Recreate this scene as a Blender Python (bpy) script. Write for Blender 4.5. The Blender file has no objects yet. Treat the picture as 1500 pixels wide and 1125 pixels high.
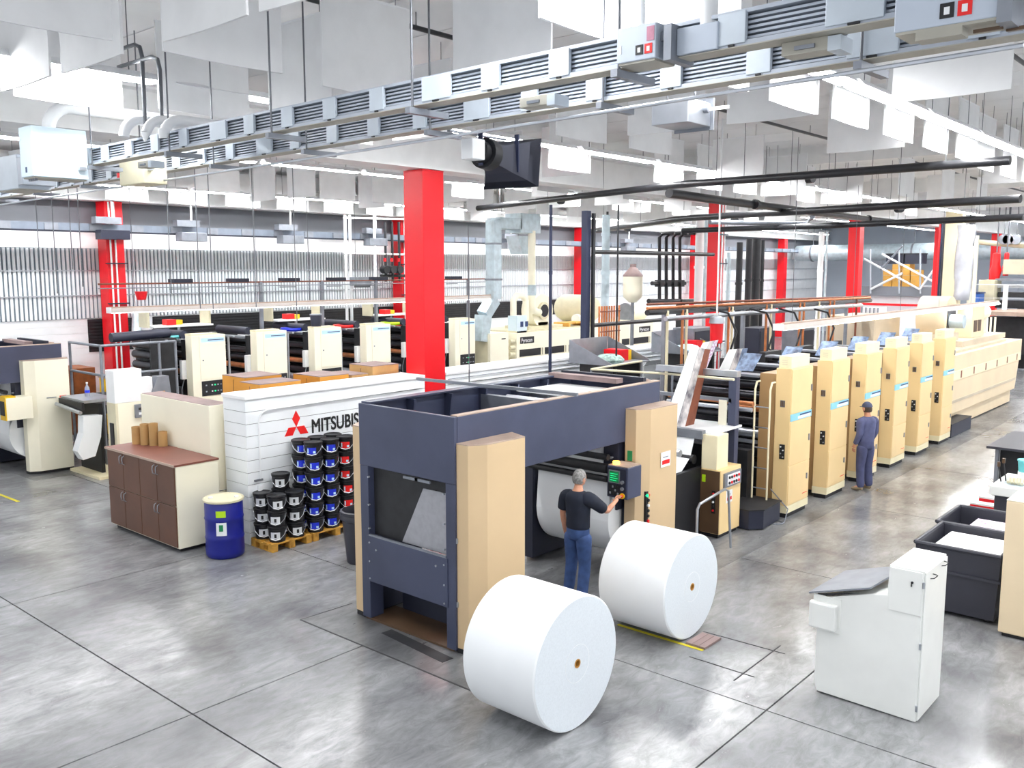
import bpy, bmesh, math, random
from mathutils import Vector, Matrix
random.seed(7)
scene = bpy.context.scene
COL = scene.collection

# ---------------------------------------------------------------- camera, world, exposure
F = 1327.0; CX, CY, HZ, CAMZ = 750.0, 562.5, 392.0, 4.4
PITCH = math.atan((CY - HZ) / F); YAW = math.radians(41.0)
cam = bpy.data.objects.new('camera', bpy.data.cameras.new('camera'))
COL.objects.link(cam)
cam.location = (0, 0, CAMZ)
cam.rotation_euler = (math.pi / 2 - PITCH, 0, YAW)
cam.data.sensor_width = 36.0
cam.data.lens = 36.0 * F / 1500.0
cam.data.clip_start = 0.1; cam.data.clip_end = 300
scene.camera = cam

world = bpy.data.worlds.new('world'); scene.world = world
world.use_nodes = True
world.node_tree.nodes['Background'].inputs[0].default_value = (0.93, 0.96, 1.0, 1)
world.node_tree.nodes['Background'].inputs[1].default_value = 0.75
LAMP = 42.0
vs = scene.view_settings
vs.view_transform = 'Standard'; vs.look = 'None'; vs.gamma = 1.0; vs.exposure = 0.85
vs.use_curve_mapping = False

# ---------------------------------------------------------------- pixel helpers (1500 x 1125 frame)
_fw = Vector((-math.sin(YAW) * math.cos(PITCH), math.cos(YAW) * math.cos(PITCH), -math.sin(PITCH)))
_rt = Vector((math.cos(YAW), math.sin(YAW), 0)); _up = _rt.cross(_fw)
def ray(x, y): return _fw + _rt * ((x - CX) / F) - _up * ((y - CY) / F)
def atz(x, y, z=0.0):
    d = ray(x, y); return Vector((0, 0, CAMZ)) + d * ((z - CAMZ) / d.z)
def atx(x, y, X):
    d = ray(x, y); return Vector((0, 0, CAMZ)) + d * (X / d.x)
def aty(x, y, Y):
    d = ray(x, y); return Vector((0, 0, CAMZ)) + d * (Y / d.y)

# ---------------------------------------------------------------- materials
MATS = {}
def lin(h):
    h = h.lstrip('#'); c = [int(h[i:i + 2], 16) / 255 for i in (0, 2, 4)]
    return [(v / 12.92 if v <= 0.04045 else ((v + 0.055) / 1.055) ** 2.4) for v in c]
def mk(name, hexc, rough=0.5, metal=0.0, var=0.08, scale=3.0, bump=0.0, hex2=None, spec=0.5, stretch=None, detail=4.0):
    m = bpy.data.materials.new(name); m.use_nodes = True
    nt = m.node_tree; bs = nt.nodes['Principled BSDF']
    c = lin(hexc); c2 = lin(hex2) if hex2 else [max(0, v * (1 - var * 2.2)) for v in c]
    geo = nt.nodes.new('ShaderNodeNewGeometry')
    mp = nt.nodes.new('ShaderNodeMapping'); nt.links.new(geo.outputs['Position'], mp.inputs[0])
    if stretch: mp.inputs['Scale'].default_value = stretch
    nz = nt.nodes.new('ShaderNodeTexNoise'); nz.inputs['Scale'].default_value = scale; nz.inputs['Detail'].default_value = detail
    nt.links.new(mp.outputs[0], nz.inputs['Vector'])
    rp = nt.nodes.new('ShaderNodeValToRGB'); nt.links.new(nz.outputs['Fac'], rp.inputs[0])
    rp.color_ramp.elements[0].position = 0.3; rp.color_ramp.elements[1].position = 0.62
    rp.color_ramp.elements[0].color = (*c2, 1); rp.color_ramp.elements[1].color = (*c, 1)
    nt.links.new(rp.outputs[0], bs.inputs['Base Color'])
    bs.inputs['Roughness'].default_value = rough; bs.inputs['Metallic'].default_value = metal
    bs.inputs['Specular IOR Level'].default_value = spec
    if bump:
        b = nt.nodes.new('ShaderNodeBump'); b.inputs['Strength'].default_value = bump; b.inputs['Distance'].default_value = 0.01
        nt.links.new(nz.outputs['Fac'], b.inputs['Height']); nt.links.new(b.outputs[0], bs.inputs['Normal'])
    MATS[name] = m
    return m
def emi(name, hexc, s, base=None):
    m = bpy.data.materials.new(name); m.use_nodes = True
    bs = m.node_tree.nodes['Principled BSDF']
    bs.inputs['Base Color'].default_value = (*lin(base or hexc), 1)
    bs.inputs['Emission Color'].default_value = (*lin(hexc), 1); bs.inputs['Emission Strength'].default_value = s
    MATS[name] = m
    return m
mk('navy', '434961', .42, .0, .10, 1.5)
mk('navy_dark', '24283a', .5, 0, .10)
mk('black', '16171c', .5, 0, .1)
mk('soot', '25262a', .55, .0, .2, 6)
mk('roller_dark', '3a3a40', .28, .6, .15, 8)
mk('steel', 'b9bec6', .32, .75, .08, 4)
mk('steel_dull', '8d929b', .45, .5, .1, 4)
mk('galv', 'c3d3da', .45, .35, .1, 5)
mk('beige', 'd3b891', .42, 0, .03, 1.2)
mk('beige_dark', 'b08d60', .45, 0, .05, 1.5)
mk('tan_top', 'b9a292', .6, 0, .1, 3)
mk('unit_beige', 'f0d29a', .42, 0, .03, 1.5)
mk('plinth_beige', 'f1e6c2', .45, 0, .04)
mk('oven_beige', 'e8d4b2', .45, 0, .04, 1)
mk('oven_top', 'cdbfa8', .5, 0, .08, 1)
mk('cream', 'f4efd9', .42, 0, .03, 1.2)
mk('cream_dark', 'ddd6b8', .5, 0, .06)
mk('white', 'eceef0', .5, 0, .02)
mk('white_gloss', 'e9ebe8', .35, 0, .03, 2)
mk('paper', 'f3f6f8', .6, 0, .015, 2)
mk('paper_end', 'dfe6ec', .7, 0, .03, 60)
mk('kraft', 'c08a3e', .7, 0, .1)
mk('wall_white', 'f0f1f2', .55, 0, .02, 1.5)
mk('brick_white', 'eef2f5', .6, 0, .03, 2, .1)
mk('grey_wall', 'b2bcc8', .6, 0, .05, .5)
mk('grey_band', '7d8088', .6, 0, .05, .5)
mk('slat_white', 'eef2f6', .5, 0, .03)
mk('slat_gap', '76838f', .7, 0, .1)
mk('ceiling_white', 'e6e7e8', .7, 0, .04, .8)
mk('girder_white', 'eceded', .6, 0, .03)
mk('fabric', 'e9eaeb', .8, 0, .03, 3, .15)
mk('red', 'e3071a', .38, 0, .03, 1)
mk('red_bright', 'ee1c22', .4, 0, .03, 2)
mk('brown_top', '7d4a3e', .45, 0, .06, 3)
mk('dusty_top', '8f7a78', .7, 0, .12, 3)
mk('brown_door', '63402f', .42, 0, .1, 2)
mk('brown_panel', '5a4430', .42, 0, .1, 2)
mk('blue_drum', '131d84', .3, 0, .05)
mk('blue_label', '1630d0', .4, 0, .02)
mk('red_label', 'e81818', .4, 0, .02)
mk('grey_label', 'd3d6da', .5, 0, .02)
mk('lime', 'b7e016', .5, 0, .03)
mk('green', '128a54', .5, 0, .05)
mk('pallet', 'd8a444', .7, 0, .15, 8, 0, 'a87830')
mk('box_orange', 'd09236', .65, 0, .06, 2)
mk('box_yellow', 'e0a94e', .65, 0, .06, 2)
mk('cardboard', 'c29a62', .75, 0, .08, 3)
mk('film', 'd3d6de', .2, 0, .12, 2)
mk('rag_green', 'a9c4bc', .8, 0, .3, 12)
mk('copper', 'd98a58', .35, .5, .15, 6)
mk('rust', '8a4f38', .6, .1, .15, 6)
mk('bucket', '17181c', .38, 0, .05)
mk('bin_black', '33343e', .45, 0, .05)
mk('busway', 'b4bcc8', .4, .15, .06, 4)
mk('bus_plate', 'c6d0da', .4, .1, .05, 4)
mk('bus_fin', '7c8593', .4, .3, .06, 4)
mk('bus_under', 'b0ada2', .5, .05, .08, 3)
mk('bus_box', 'bcc6d4', .42, .05, .04, 2)
mk('switch_box', 'd5e6ef', .42, .05, .03, 2)
mk('pipe_black', '2b2c30', .35, .2, .1, 5)
mk('post_blue', '2e3550', .4, .2, .08)
mk('rod', '6d7076', .4, .5, .05)
mk('lightblue', '8fd2ea', .45, 0, .03)
mk('sky_strip', 'bfe3f6', .45, 0, .03)
mk('navy_text', '2b3f6e', .5)
mk('text_black', '15161a', .5)
mk('yellow', 'f2c314', .5, 0, .05)
mk('floor_yellow', 'd8cb2a', .5, 0, .1, 6)
mk('teal', '6fd0d6', .5, 0, .04)
mk('pink', 'c98aa0', .6, 0, .2, 8)
mk('printed', 'dfe4ee', .6, 0, .4, 30, 0, 'b06a9a')
mk('ink_sheet', 'd9d4d2', .5, 0, .4, 5, 0, '55505c')
mk('blue_sheet', '6f86a8', .45, 0, .3, 9, 0, '34415a')
mk('wood_brown', '8a4a22', .5, 0, .15, 6)
def concrete(name, light, dark, rough):
    # two noises: broad trowel clouds and fine scuffs; the scuffs also vary the polish
    m = mk(name, light, rough, 0, .2, .8, .0, dark, detail=10); nt = m.node_tree; bs = nt.nodes['Principled BSDF']
    geo = [n for n in nt.nodes if n.type == 'NEW_GEOMETRY'][0]; rp = [n for n in nt.nodes if n.type == 'VALTORGB'][0]
    mp = nt.nodes.new('ShaderNodeMapping'); mp.inputs['Scale'].default_value = (2.2, .9, 1); mp.inputs['Rotation'].default_value = (0, 0, .5); nt.links.new(geo.outputs['Position'], mp.inputs[0])
    nz = nt.nodes.new('ShaderNodeTexNoise'); nz.inputs['Scale'].default_value = 3.2; nz.inputs['Detail'].default_value = 12; nz.inputs['Roughness'].default_value = .72; nz.inputs['Distortion'].default_value = .6; nt.links.new(mp.outputs[0], nz.inputs['Vector'])
    r2 = nt.nodes.new('ShaderNodeMapRange'); r2.inputs['From Min'].default_value = .3; r2.inputs['From Max'].default_value = .7; r2.inputs['To Min'].default_value = .62; r2.inputs['To Max'].default_value = 1.22; nt.links.new(nz.outputs['Fac'], r2.inputs['Value'])
    mx = nt.nodes.new('ShaderNodeMix'); mx.data_type = 'RGBA'; mx.blend_type = 'MULTIPLY'; mx.inputs['Factor'].default_value = 1.0
    nt.links.new(rp.outputs[0], mx.inputs[6]); nt.links.new(r2.outputs[0], mx.inputs[7]); nt.links.new(mx.outputs[2], bs.inputs['Base Color'])
    r3 = nt.nodes.new('ShaderNodeMapRange'); r3.inputs['From Min'].default_value = .3; r3.inputs['From Max'].default_value = .7; r3.inputs['To Min'].default_value = rough + .14; r3.inputs['To Max'].default_value = rough - .02; nt.links.new(nz.outputs['Fac'], r3.inputs['Value']); nt.links.new(r3.outputs[0], bs.inputs['Roughness'])
concrete('slab', '97989a', '66676a', .15)
concrete('slab_oil_shade', '818284', '4c4d50', .27)
mk('mesh_grey', 'a6a7ad', .5, .2, .06, 12)
mk('strip_grey', 'c9c0ba', .5, 0, .05)
mk('joint', '3c3d40', .7)
mk('skin', 'd59a7c', .55, 0, .04, 8)
mk('hair_grey', '9c9a98', .7, 0, .3, 40, .3)
mk('hair_brown', '4a3a30', .7, 0, .2, 40)
mk('tshirt', '1b2233', .8, 0, .12, 8)
mk('jeans', '3a5488', .8, 0, .15, 9)
mk('work_shirt', '565b80', .8, 0, .12, 8)
mk('work_trousers', '484d70', .8, 0, .12, 8)
mk('cap', '4f5672', .8, 0, .08, 8)
mk('shoe', '3a3330', .6)
mk('shoe_tan', '8c7c64', .6)
emi('tube', 'ffffff', LAMP)
emi('glow_tube', 'ffffff', 6.0)
emi('lens_amber', 'ffb347', 3.0)
emi('screen_green', '0f7a44', .35, '0a3a24')
emi('led_green', '18c878', 1.2)
emi('led_red', 'ff2a2a', 1.0)
def gloss_film():
    m = bpy.data.materials.new('clear_film'); m.use_nodes = True
    bs = m.node_tree.nodes['Principled BSDF']
    bs.inputs['Base Color'].default_value = (*lin('d8dde6'), 1); bs.inputs['Roughness'].default_value = .15
    bs.inputs['Transmission Weight'].default_value = .55; bs.inputs['IOR'].default_value = 1.2
    MATS['clear_film'] = m
gloss_film()

# ---------------------------------------------------------------- mesh builder
class MB:
    def __init__(s): s.v = []; s.f = []
    def add(s, vs, fs):
        n = len(s.v); s.v += [tuple(p) for p in vs]; s.f += [tuple(i + n for i in q) for q in fs]; return s
    def box(s, x0, x1, y0, y1, z0, z1):
        x0, x1 = sorted((x0, x1)); y0, y1 = sorted((y0, y1)); z0, z1 = sorted((z0, z1))
        return s.add([(x0, y0, z0), (x1, y0, z0), (x1, y1, z0), (x0, y1, z0), (x0, y0, z1), (x1, y0, z1), (x1, y1, z1), (x0, y1, z1)],
                     [(0, 3, 2, 1), (4, 5, 6, 7), (0, 1, 5, 4), (1, 2, 6, 5), (2, 3, 7, 6), (3, 0, 4, 7)])
    def prism(s, poly, a, b, axis='z'):
        # poly counter-clockwise seen from the + side of the axis
        n = len(poly)
        def P(p, t):
            if axis == 'z': return (p[0], p[1], t)
            if axis == 'x': return (t, p[0], p[1])
            return (p[1], t, p[0])
        vs_ = [P(p, a) for p in poly] + [P(p, b) for p in poly]
        fs = [tuple(range(n - 1, -1, -1)), tuple(range(n, 2 * n))] + [(i, (i + 1) % n, n + (i + 1) % n, n + i) for i in range(n)]
        return s.add(vs_, fs)
    def cyl(s, p0, p1, r, n=12, r2=None, caps=True):
        p0 = Vector(p0); p1 = Vector(p1); d = (p1 - p0).normalized()
        a = d.orthogonal().normalized(); b = d.cross(a); r2 = r if r2 is None else r2
        vs_ = []
        for p, q in ((p0, r), (p1, r2)):
            for i in range(n):
                t = 2 * math.pi * i / n; vs_.append(p + (a * math.cos(t) + b * math.sin(t)) * q)
        fs = [(i, (i + 1) % n, n + (i + 1) % n, n + i) for i in range(n)]
        if caps: fs += [tuple(range(n - 1, -1, -1)), tuple(range(n, 2 * n))]
        return s.add(vs_, fs)
    def tube(s, pts, r, n=8):
        pts = [Vector(p) for p in pts]; rings = []; k = len(pts); a = None
        for i, p in enumerate(pts):
            d = (pts[min(i + 1, k - 1)] - pts[max(i - 1, 0)]).normalized()
            a = d.orthogonal().normalized() if a is None else (a - d * a.dot(d)).normalized()
            b = d.cross(a); rings.append([p + (a * math.cos(2 * math.pi * j / n) + b * math.sin(2 * math.pi * j / n)) * r for j in range(n)])
        vs_ = [v for q in rings for v in q]
        fs = [(i * n + j, i * n + (j + 1) % n, (i + 1) * n + (j + 1) % n, (i + 1) * n + j) for i in range(k - 1) for j in range(n)]
        fs += [tuple(range(n - 1, -1, -1)), tuple((k - 1) * n + j for j in range(n))]
        return s.add(vs_, fs)
    def lathe(s, prof, c, n=24, axis='z'):
        k = len(prof); vs_ = []
        for r, t in prof:
            for j in range(n):
                u = 2 * math.pi * j / n; x, y = r * math.cos(u), r * math.sin(u)
                vs_.append((c[0] + x, c[1] + y, c[2] + t) if axis == 'z' else ((c[0] + t, c[1] + x, c[2] + y) if axis == 'x' else (c[0] + y, c[1] + t, c[2] + x)))
        fs = [(i * n + j, i * n + (j + 1) % n, (i + 1) * n + (j + 1) % n, (i + 1) * n + j) for i in range(k - 1) for j in range(n)]
        fs += [tuple(range(n - 1, -1, -1)), tuple((k - 1) * n + j for j in range(n))]
        return s.add(vs_, fs)
    def sheet(s, a, b, c, d, t=0.004):
        a, b, c, d = map(Vector, (a, b, c, d)); n = (b - a).cross(d - a).normalized() * t
        return s.add([a, b, c, d, a - n, b - n, c - n, d - n], [(0, 1, 2, 3), (7, 6, 5, 4), (0, 4, 5, 1), (1, 5, 6, 2), (2, 6, 7, 3), (3, 7, 4, 0)])
ORG = {}
def build(mb, name, mat, parent=None, smooth=False, bev=0.0):
    me = bpy.data.meshes.new(name)
    o0 = ORG.get(parent.name, Vector((0, 0, 0))) if parent else Vector((0, 0, 0))
    me.from_pydata([tuple(Vector(v) - o0) for v in mb.v], [], mb.f)
    me.materials.append(MATS[mat] if isinstance(mat, str) else mat)
    if smooth:
        me.polygons.foreach_set('use_smooth', [True] * len(me.polygons))
        try: me.set_sharp_from_angle(angle=math.radians(40))
        except Exception: pass
    me.update()
    o = bpy.data.objects.new(name, me); COL.objects.link(o)
    if parent: o.parent = parent; ORG[o.name] = o0.copy()
    if bev:
        md = o.modifiers.new('bevel', 'BEVEL'); md.width = bev; md.segments = 2; md.limit_method = 'ANGLE'
    return o
def tag(o, label=None, cat=None, group=None, kind=None):
    if label: o['label'] = label
    if cat: o['category'] = cat
    if group: o['group'] = group
    if kind: o['kind'] = kind
    return o
def thing(name, label, cat, loc=(0, 0, 0), group=None, kind=None):
    o = bpy.data.objects.new(name, None); COL.objects.link(o); o.location = loc; o.empty_display_size = .1
    ORG[o.name] = Vector(loc)
    return tag(o, label, cat, group, kind)
def clone(root, loc=None, label=None, rotz=None):
    def rec(o, par):
        c = o.copy(); COL.objects.link(c)
        if par: c.parent = par
        for ch in list(o.children): rec(ch, c)
        return c
    r = rec(root, None)
    if loc is not None: r.location = loc
    if rotz is not None: r.rotation_euler = (0, 0, rotz)
    if label: r['label'] = label
    return r
def bx(name, mat, par, *d, bev=0.0): return build(MB().box(*d), name, mat, par, bev=bev)
def cy(name, mat, par, p0, p1, r, n=16, r2=None): return build(MB().cyl(p0, p1, r, n, r2), name, mat, par, smooth=True)
def tb(name, mat, par, pts, r, n=8): return build(MB().tube(pts, r, n), name, mat, par, smooth=True)
def text(name, body, size, mat, par, loc, rot, ext=.002, align='LEFT', sx=1.0, fat=0.0):
    cu = bpy.data.curves.new(name, 'FONT'); cu.body = body; cu.size = size; cu.extrude = ext; cu.align_x = align; cu.bevel_depth = fat; cu.bevel_resolution = 0
    f = bpy.data.objects.new(name, cu); COL.objects.link(f)
    me = bpy.data.meshes.new_from_object(f.evaluated_get(bpy.context.evaluated_depsgraph_get())); bpy.data.objects.remove(f)
    me.materials.clear(); me.materials.append(MATS[mat])
    o = bpy.data.objects.new(name, me); COL.objects.link(o)
    o0 = ORG.get(par.name, Vector((0, 0, 0))) if par else Vector((0, 0, 0))
    o.location = Vector(loc) - o0; o.rotation_euler = rot; o.scale = (sx, 1, 1); o.parent = par
    return o
RX = (math.pi / 2, 0, math.pi / 2)   # lettering on a face that looks towards +X (reads along +Y)
RY = (math.pi / 2, 0, 0)             # lettering on a face that looks towards -Y (reads along +X)
def arc(c, r, a0, a1, n, f): return [f(c, r, a0 + (a1 - a0) * i / n) for i in range(n + 1)]

# ================================================================ structure
XW, YE, ZC = -25.5, 62.0, 7.4         # left wall plane, end wall plane, ceiling deck
floor = build(MB().box(-27, 8, -4, 64, -.3, -.02), 'floor', 'joint'); tag(floor, 'smooth grey concrete factory floor with cut joints', None, kind='structure')
gx = [-27, -21.4, -16.95, -12.49, -7.98, -3.71, .6, 8]
gy = [-4, .3, 4.34, 8.15, 12.4, 16.6, 20.8, 25, 29.2, 33.4, 37.6, 42, 46.4, 50.8, 55.2, 64]
for i in range(len(gx) - 1):
    for j in range(len(gy) - 1):
        bx('concrete_slab', 'slab', floor, gx[i] + .009, gx[i + 1] - .009, gy[j] + .009, gy[j + 1] - .009, -.02, 0)
# machine footing strips: oil stained concrete, mostly darkened to paint in the lack of light around the machines
bx('machine_footing', 'slab_oil_shade', floor, -9.18, -6.15, 6.51, 34, -.01, .003)
bx('machine_footing', 'slab_oil_shade', floor, -22.8, -19.6, 7.4, 34, -.01, .003)
def cut(p, q, w=.014, mat='joint'):
    p = Vector(p); q = Vector(q); d = (q - p).normalized(); n = Vector((-d.y, d.x, 0)) * w / 2
    return MB().sheet(p - n, q - n, q + n, p + n, .003)
for a, b in (((1030, 925), (1150, 958)), ((1010, 962), (1105, 992)), ((1075, 997), (1143, 946))):
    p, q = atz(*a), atz(*b); p.z = q.z = .0045
    build(cut(p, q), 'saw_cut', 'joint', floor)
for a, b in (((440, 908), (690, 1012)), ((440, 908), (516, 884))):
    p, q = atz(*a), atz(*b); p.z = q.z = .0045
    build(cut(p, q, .02), 'saw_cut', 'joint', floor)
p, q = atz(566, 925), atz(656, 968); p.z = q.z = .005
build(cut(p, q, .16), 'floor_plate', 'soot', floor)
for (a, b, w) in (((905, 915), (1030, 953), .05), ((-20, 717), (27, 735), .06)):
    p, q = atz(*a), atz(*b); p.z = q.z = .0045
    build(cut(p, q, w), 'painted_line', 'floor_yellow', floor)

ceiling = build(MB().box(-27, 8, -4, 64, ZC + .03, ZC + .25), 'ceiling', 'ceiling_white'); tag(ceiling, 'white painted steel deck ceiling high above the presses', None, kind='structure')
y = -4.0; k = 0
while y < 63.9:
    y1 = min(64, y + 1.25); bx('deck_panel', 'ceiling_white', ceiling, -27, 8, y + .012, y1 - .012, ZC, ZC + .03); y = y1
for xg in (-25.0, -12.62, -.1):
    g = MB().box(xg - .3, xg + .3, 1.0, 61.8, 6.2, 6.24).box(xg - .07, xg + .07, 1.0, 61.8, 6.24, 6.86).box(xg - .3, xg + .3, 1.0, 61.8, 6.86, 6.9)
    tag(build(g, 'roof_girder', 'girder_white'), {-25.0: 'white roof girder over the columns along the ribbed wall', -12.62: 'white roof girder carried by the big red column', -.1: 'white roof girder above the walkway at the right'}[xg], 'beam', kind='structure')
for yg in (1.6, 12.0, 22.4, 32.9, 43.3, 53.6):
    g = bx('cross_beam', 'girder_white', ceiling, -25.4, 7.8, yg - .1, yg + .1, 6.95, ZC)

# left wall: painted blocks below, ribbed acoustic panels, plain band, grey band
wl = build(MB().box(XW - .3, XW - .02, 1, YE, 0, ZC), 'wall_left', 'wall_white'); tag(wl, 'long side wall with ribbed panels over white painted blocks', None, kind='structure')
nb = 15
for r in range(nb):
    z0 = 2.99 * r / nb
    bx('block_course', 'brick_white', wl, XW - .02, XW, 1, YE, z0 + .006, 2.99 * (r + 1) / nb - .006)
bx('panel_backing', 'slat_gap', wl, XW - .02, XW, 1, YE, 2.99, 4.93)
sl = MB(); yy = 3.0; pit = .115
while yy < YE - .3:
    sl.box(XW, XW + .04, yy, yy + .066, 3.0, 4.92); yy += pit
tag(build(sl, 'ribbed_panel', 'slat_white', wl), kind='stuff')
for zz in (3.62, 4.3): bx('panel_rail', 'steel', wl, XW + .05, XW + .075, 3, YE - .3, zz, zz + .03)
bx('upper_board', 'wall_white', wl, XW - .02, XW + .01, 1, YE, 4.93, 5.56)
bx('grey_band', 'grey_band', wl, XW - .02, XW + .03, 1, YE, 5.56, 6.2)
# louvred dark openings low in the left wall
for (ya, yb, za, zb) in ((11.3, 12.65, 2.05, 2.97), (13.2, 24.5, 2.3, 2.97), (25.2, 34, 2.3, 2.97)):
    bx('louvre_recess', 'black', wl, XW - .01, XW + .012, ya, yb, za, zb)
    n = int((zb - za) / .09)
    for i in range(n): bx('louvre_slat', 'soot', wl, XW + .01, XW + .035, ya + .03, yb - .03, za + .03 + i * .09, za + .075 + i * .09)
# end wall
we = build(MB().box(-25.5, 8, YE, YE + .3, 0, ZC), 'wall_back', 'grey_wall'); tag(we, 'far grey end wall of the press hall', None, kind='structure')
for r in range(8): bx('wall_panel', 'grey_wall', we, -25.4 + r * 4.1, -25.4 + r * 4.1 + 4.06, YE - .03, YE, .1, 5.6)

# red columns
def red_column(x, y, w, d, z, label, pipe=0):
    t = thing('red_column', label, 'column', (x, y, 0), 'red columns', 'structure')
    bx('shaft', 'red', t, x - w / 2, x + w / 2, y - d / 2, y + d / 2, 0, z, bev=.01)
    bx('base_plate', 'steel_dull', t, x - w / 2 - .06, x + w / 2 + .06, y - d / 2 - .06, y + d / 2 + .06, 0, .03)
    bx('cap_plate', 'red', t, x - w / 2, x + w / 2, y - d / 2, y + d / 2, z, z + .02)
    for i in range(pipe):
        yy = y - d / 2 + .1 + .14 * i
        cy('conduit', 'white', t, (x + w / 2 + .04, yy, .2), (x + w / 2 + .04, yy, z), .025, 10)
    if pipe:
        for zz in (2.3, 3.4, 4.5, 5.3): bx('pipe_clamp', 'navy_dark', t, x + w / 2, x + w / 2 + .07, y - d / 2 - .05, y + d / 2 + .05, zz, zz + .03)
    return t
red_column(-12.61, 11.98, .52, .54, 6.17, 'tall bright red square column standing in the low white wall')
red_column(-12.61, 23.29, .36, .36, 6.17, 'red square column beside black vertical pipes behind the nearer press', 2)
red_column(-12.61, 33.85, .42, .42, 6.17, 'red square column above the copper pipe rack, beside the braced platform')
red_column(-12.61, 43.88, .3, .3, 6.17, 'thin red column beside the tall clear plastic duct')
red_column(-12.61, 53.97, .4, .4, 6.17, 'small far red column right of the clear plastic duct')
red_column(-25.0, 11.85, .5, .5, 6.17, 'red column against the ribbed wall at the left', 2)
red_column(-25.0, 22.63, .5, .5, 6.17, 'red column against the ribbed wall half hidden by the big column', 1)
red_column(-25.0, 33.55, .45, .45, 6.17, 'red column against the ribbed wall beside the dark blue post', 2)
red_column(-25.0, 43.86, .4, .4, 6.17, 'narrow red column by the end of the ribbed wall')
red_column(-25.0, 54.78, .45, .45, 6.17, 'far red column in front of the grey end wall')
red_column(-.1, 53.5, .5, .5, 6.17, 'red column far off in the next bay at the right')

# ================================================================ low white block wall with lettering
pw = thing('partition_wall', 'low white painted block wall carrying a red diamond logo and black lettering', 'wall', (-12.66, 14, 0), kind='structure')
WX0, WX1, WY0, WY1, WZ = -12.98, -12.35, 7.84, 23.0, 2.4
bx('wall_core', 'joint', pw, WX0 + .01, WX1 - .01, WY0 + .01, WY1 - .01, 0, WZ - .05)
for r in range(12):
    z0 = .0 + (WZ - .06) * r / 12
    for (ya, yb) in ((WY0, 11.7), (12.26, WY1)):
        bx('block_course', 'brick_white', pw, WX0, WX1, ya, yb, z0 + .004, z0 + (WZ - .06) / 12 - .004)
bx('cap_board', 'wall_white', pw, WX0 - .02, WX1 + .02, WY0 - .02, 11.7, WZ - .06, WZ, bev=.008)
bx('cap_board', 'wall_white', pw, WX0 - .02, WX1 + .02, 12.26, WY1, WZ - .06, WZ, bev=.008)
tb('conduit', 'white', pw, [(WX1 + .02, 8.06, 1.05), (WX1 + .02, 8.06, 1.95)] + arc((WX1 + .02, 8.26, 1.95), .2, math.pi, math.pi / 2, 6, lambda c, r, a: (c[0], c[1] + r * math.cos(a), c[2] + r * math.sin(a))) + [(WX1 + .02, 11.6, 2.17)], .012)
tb('conduit', 'white', pw, [(WX1 + .02, 12.3, 2.17), (WX1 + .02, 22.8, 2.17)], .012)
tb('conduit', 'steel_dull', pw, [(WX1 + .02, 12.3, 2.26), (WX1 + .02, 22.8, 2.26)], .008)
bx('outlet_box', 'white', pw, WX1, WX1 + .05, 8.0, 8.1, .78, .95, bev=.005)
bx('hinge_bracket', 'steel_dull', pw, WX1, WX1 + .03, 7.95, 8.1, 1.02, 1.05)
for (a, b) in ((16.3, 18.4), (19.2, 21.4)):
    tb('hand_loop', 'white', pw, [(WX1 + .03, a, 1.6), (WX1 + .03, a, 1.95), (WX1 + .03, a + .15, 2.06), (WX1 + .03, b, 2.06)], .015)
# logo: three red diamonds; lettering
c = atx(434, 625, WX1)
S = .27
for k in range(3):
    a = math.pi / 2 + k * 2 * math.pi / 3
    pts = [(0, 0), (S * .5 * math.cos(a - .5236) / math.cos(.5236), S * .5 * math.sin(a - .5236) / math.cos(.5236)), (S * math.cos(a), S * math.sin(a)), (S * .5 * math.cos(a + .5236) / math.cos(.5236), S * .5 * math.sin(a + .5236) / math.cos(.5236))]
    d = build(MB().prism([(c.y + u, c.z + v) for u, v in pts], WX1, WX1 + .006, 'x'), 'logo_diamond', 'red_label', pw)
p = atx(456, 634, WX1)
text('lettering', 'MITSUBISHI', .32, 'text_black', pw, (WX1 + .003, p.y, p.z), RX, .003, sx=.78, fat=.007)

# ================================================================ people
def limb_mesh(chains, name, mat, par, sub=2, root=0, loc=(0, 0, 0)):
    # chains: list of lists of (point, radius); chains share joints by equal points -> one skinned surface
    pts, rad, ed = [], [], []
    def idx(p, r):
        for i, q in enumerate(pts):
            if (Vector(q) - Vector(p)).length < 1e-5: return i
        pts.append(tuple(p)); rad.append(r); return len(pts) - 1
    for ch in chains:
        prev = None
        for p, r in ch:
            i = idx(p, r)
            if prev is not None: ed.append((prev, i))
            prev = i
    me = bpy.data.meshes.new(name); me.from_pydata(pts, ed, [])
    o = bpy.data.objects.new(name, me); COL.objects.link(o)
    o.modifiers.new('skin', 'SKIN').use_smooth_shade = True
    bpy.context.view_layer.update()
    sv = me.skin_vertices[0].data if me.skin_vertices else None
    for i, r in enumerate(rad):
        rr = r if isinstance(r, tuple) else (r, r)
        sv[i].radius = rr; sv[i].use_root = (i == root)
    s = o.modifiers.new('sub', 'SUBSURF'); s.levels = sub; s.render_levels = sub
    dg = bpy.context.evaluated_depsgraph_get(); ev = o.evaluated_get(dg)
    nm = bpy.data.meshes.new_from_object(ev)
    bpy.data.objects.remove(o); bpy.data.meshes.remove(me)
    nm.name = name; nm.materials.clear(); nm.materials.append(MATS[mat])
    nm.polygons.foreach_set('use_smooth', [True] * len(nm.polygons)); nm.update()
    o = bpy.data.objects.new(name, nm); COL.objects.link(o)
    if par: o.parent = par
    return o
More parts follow.
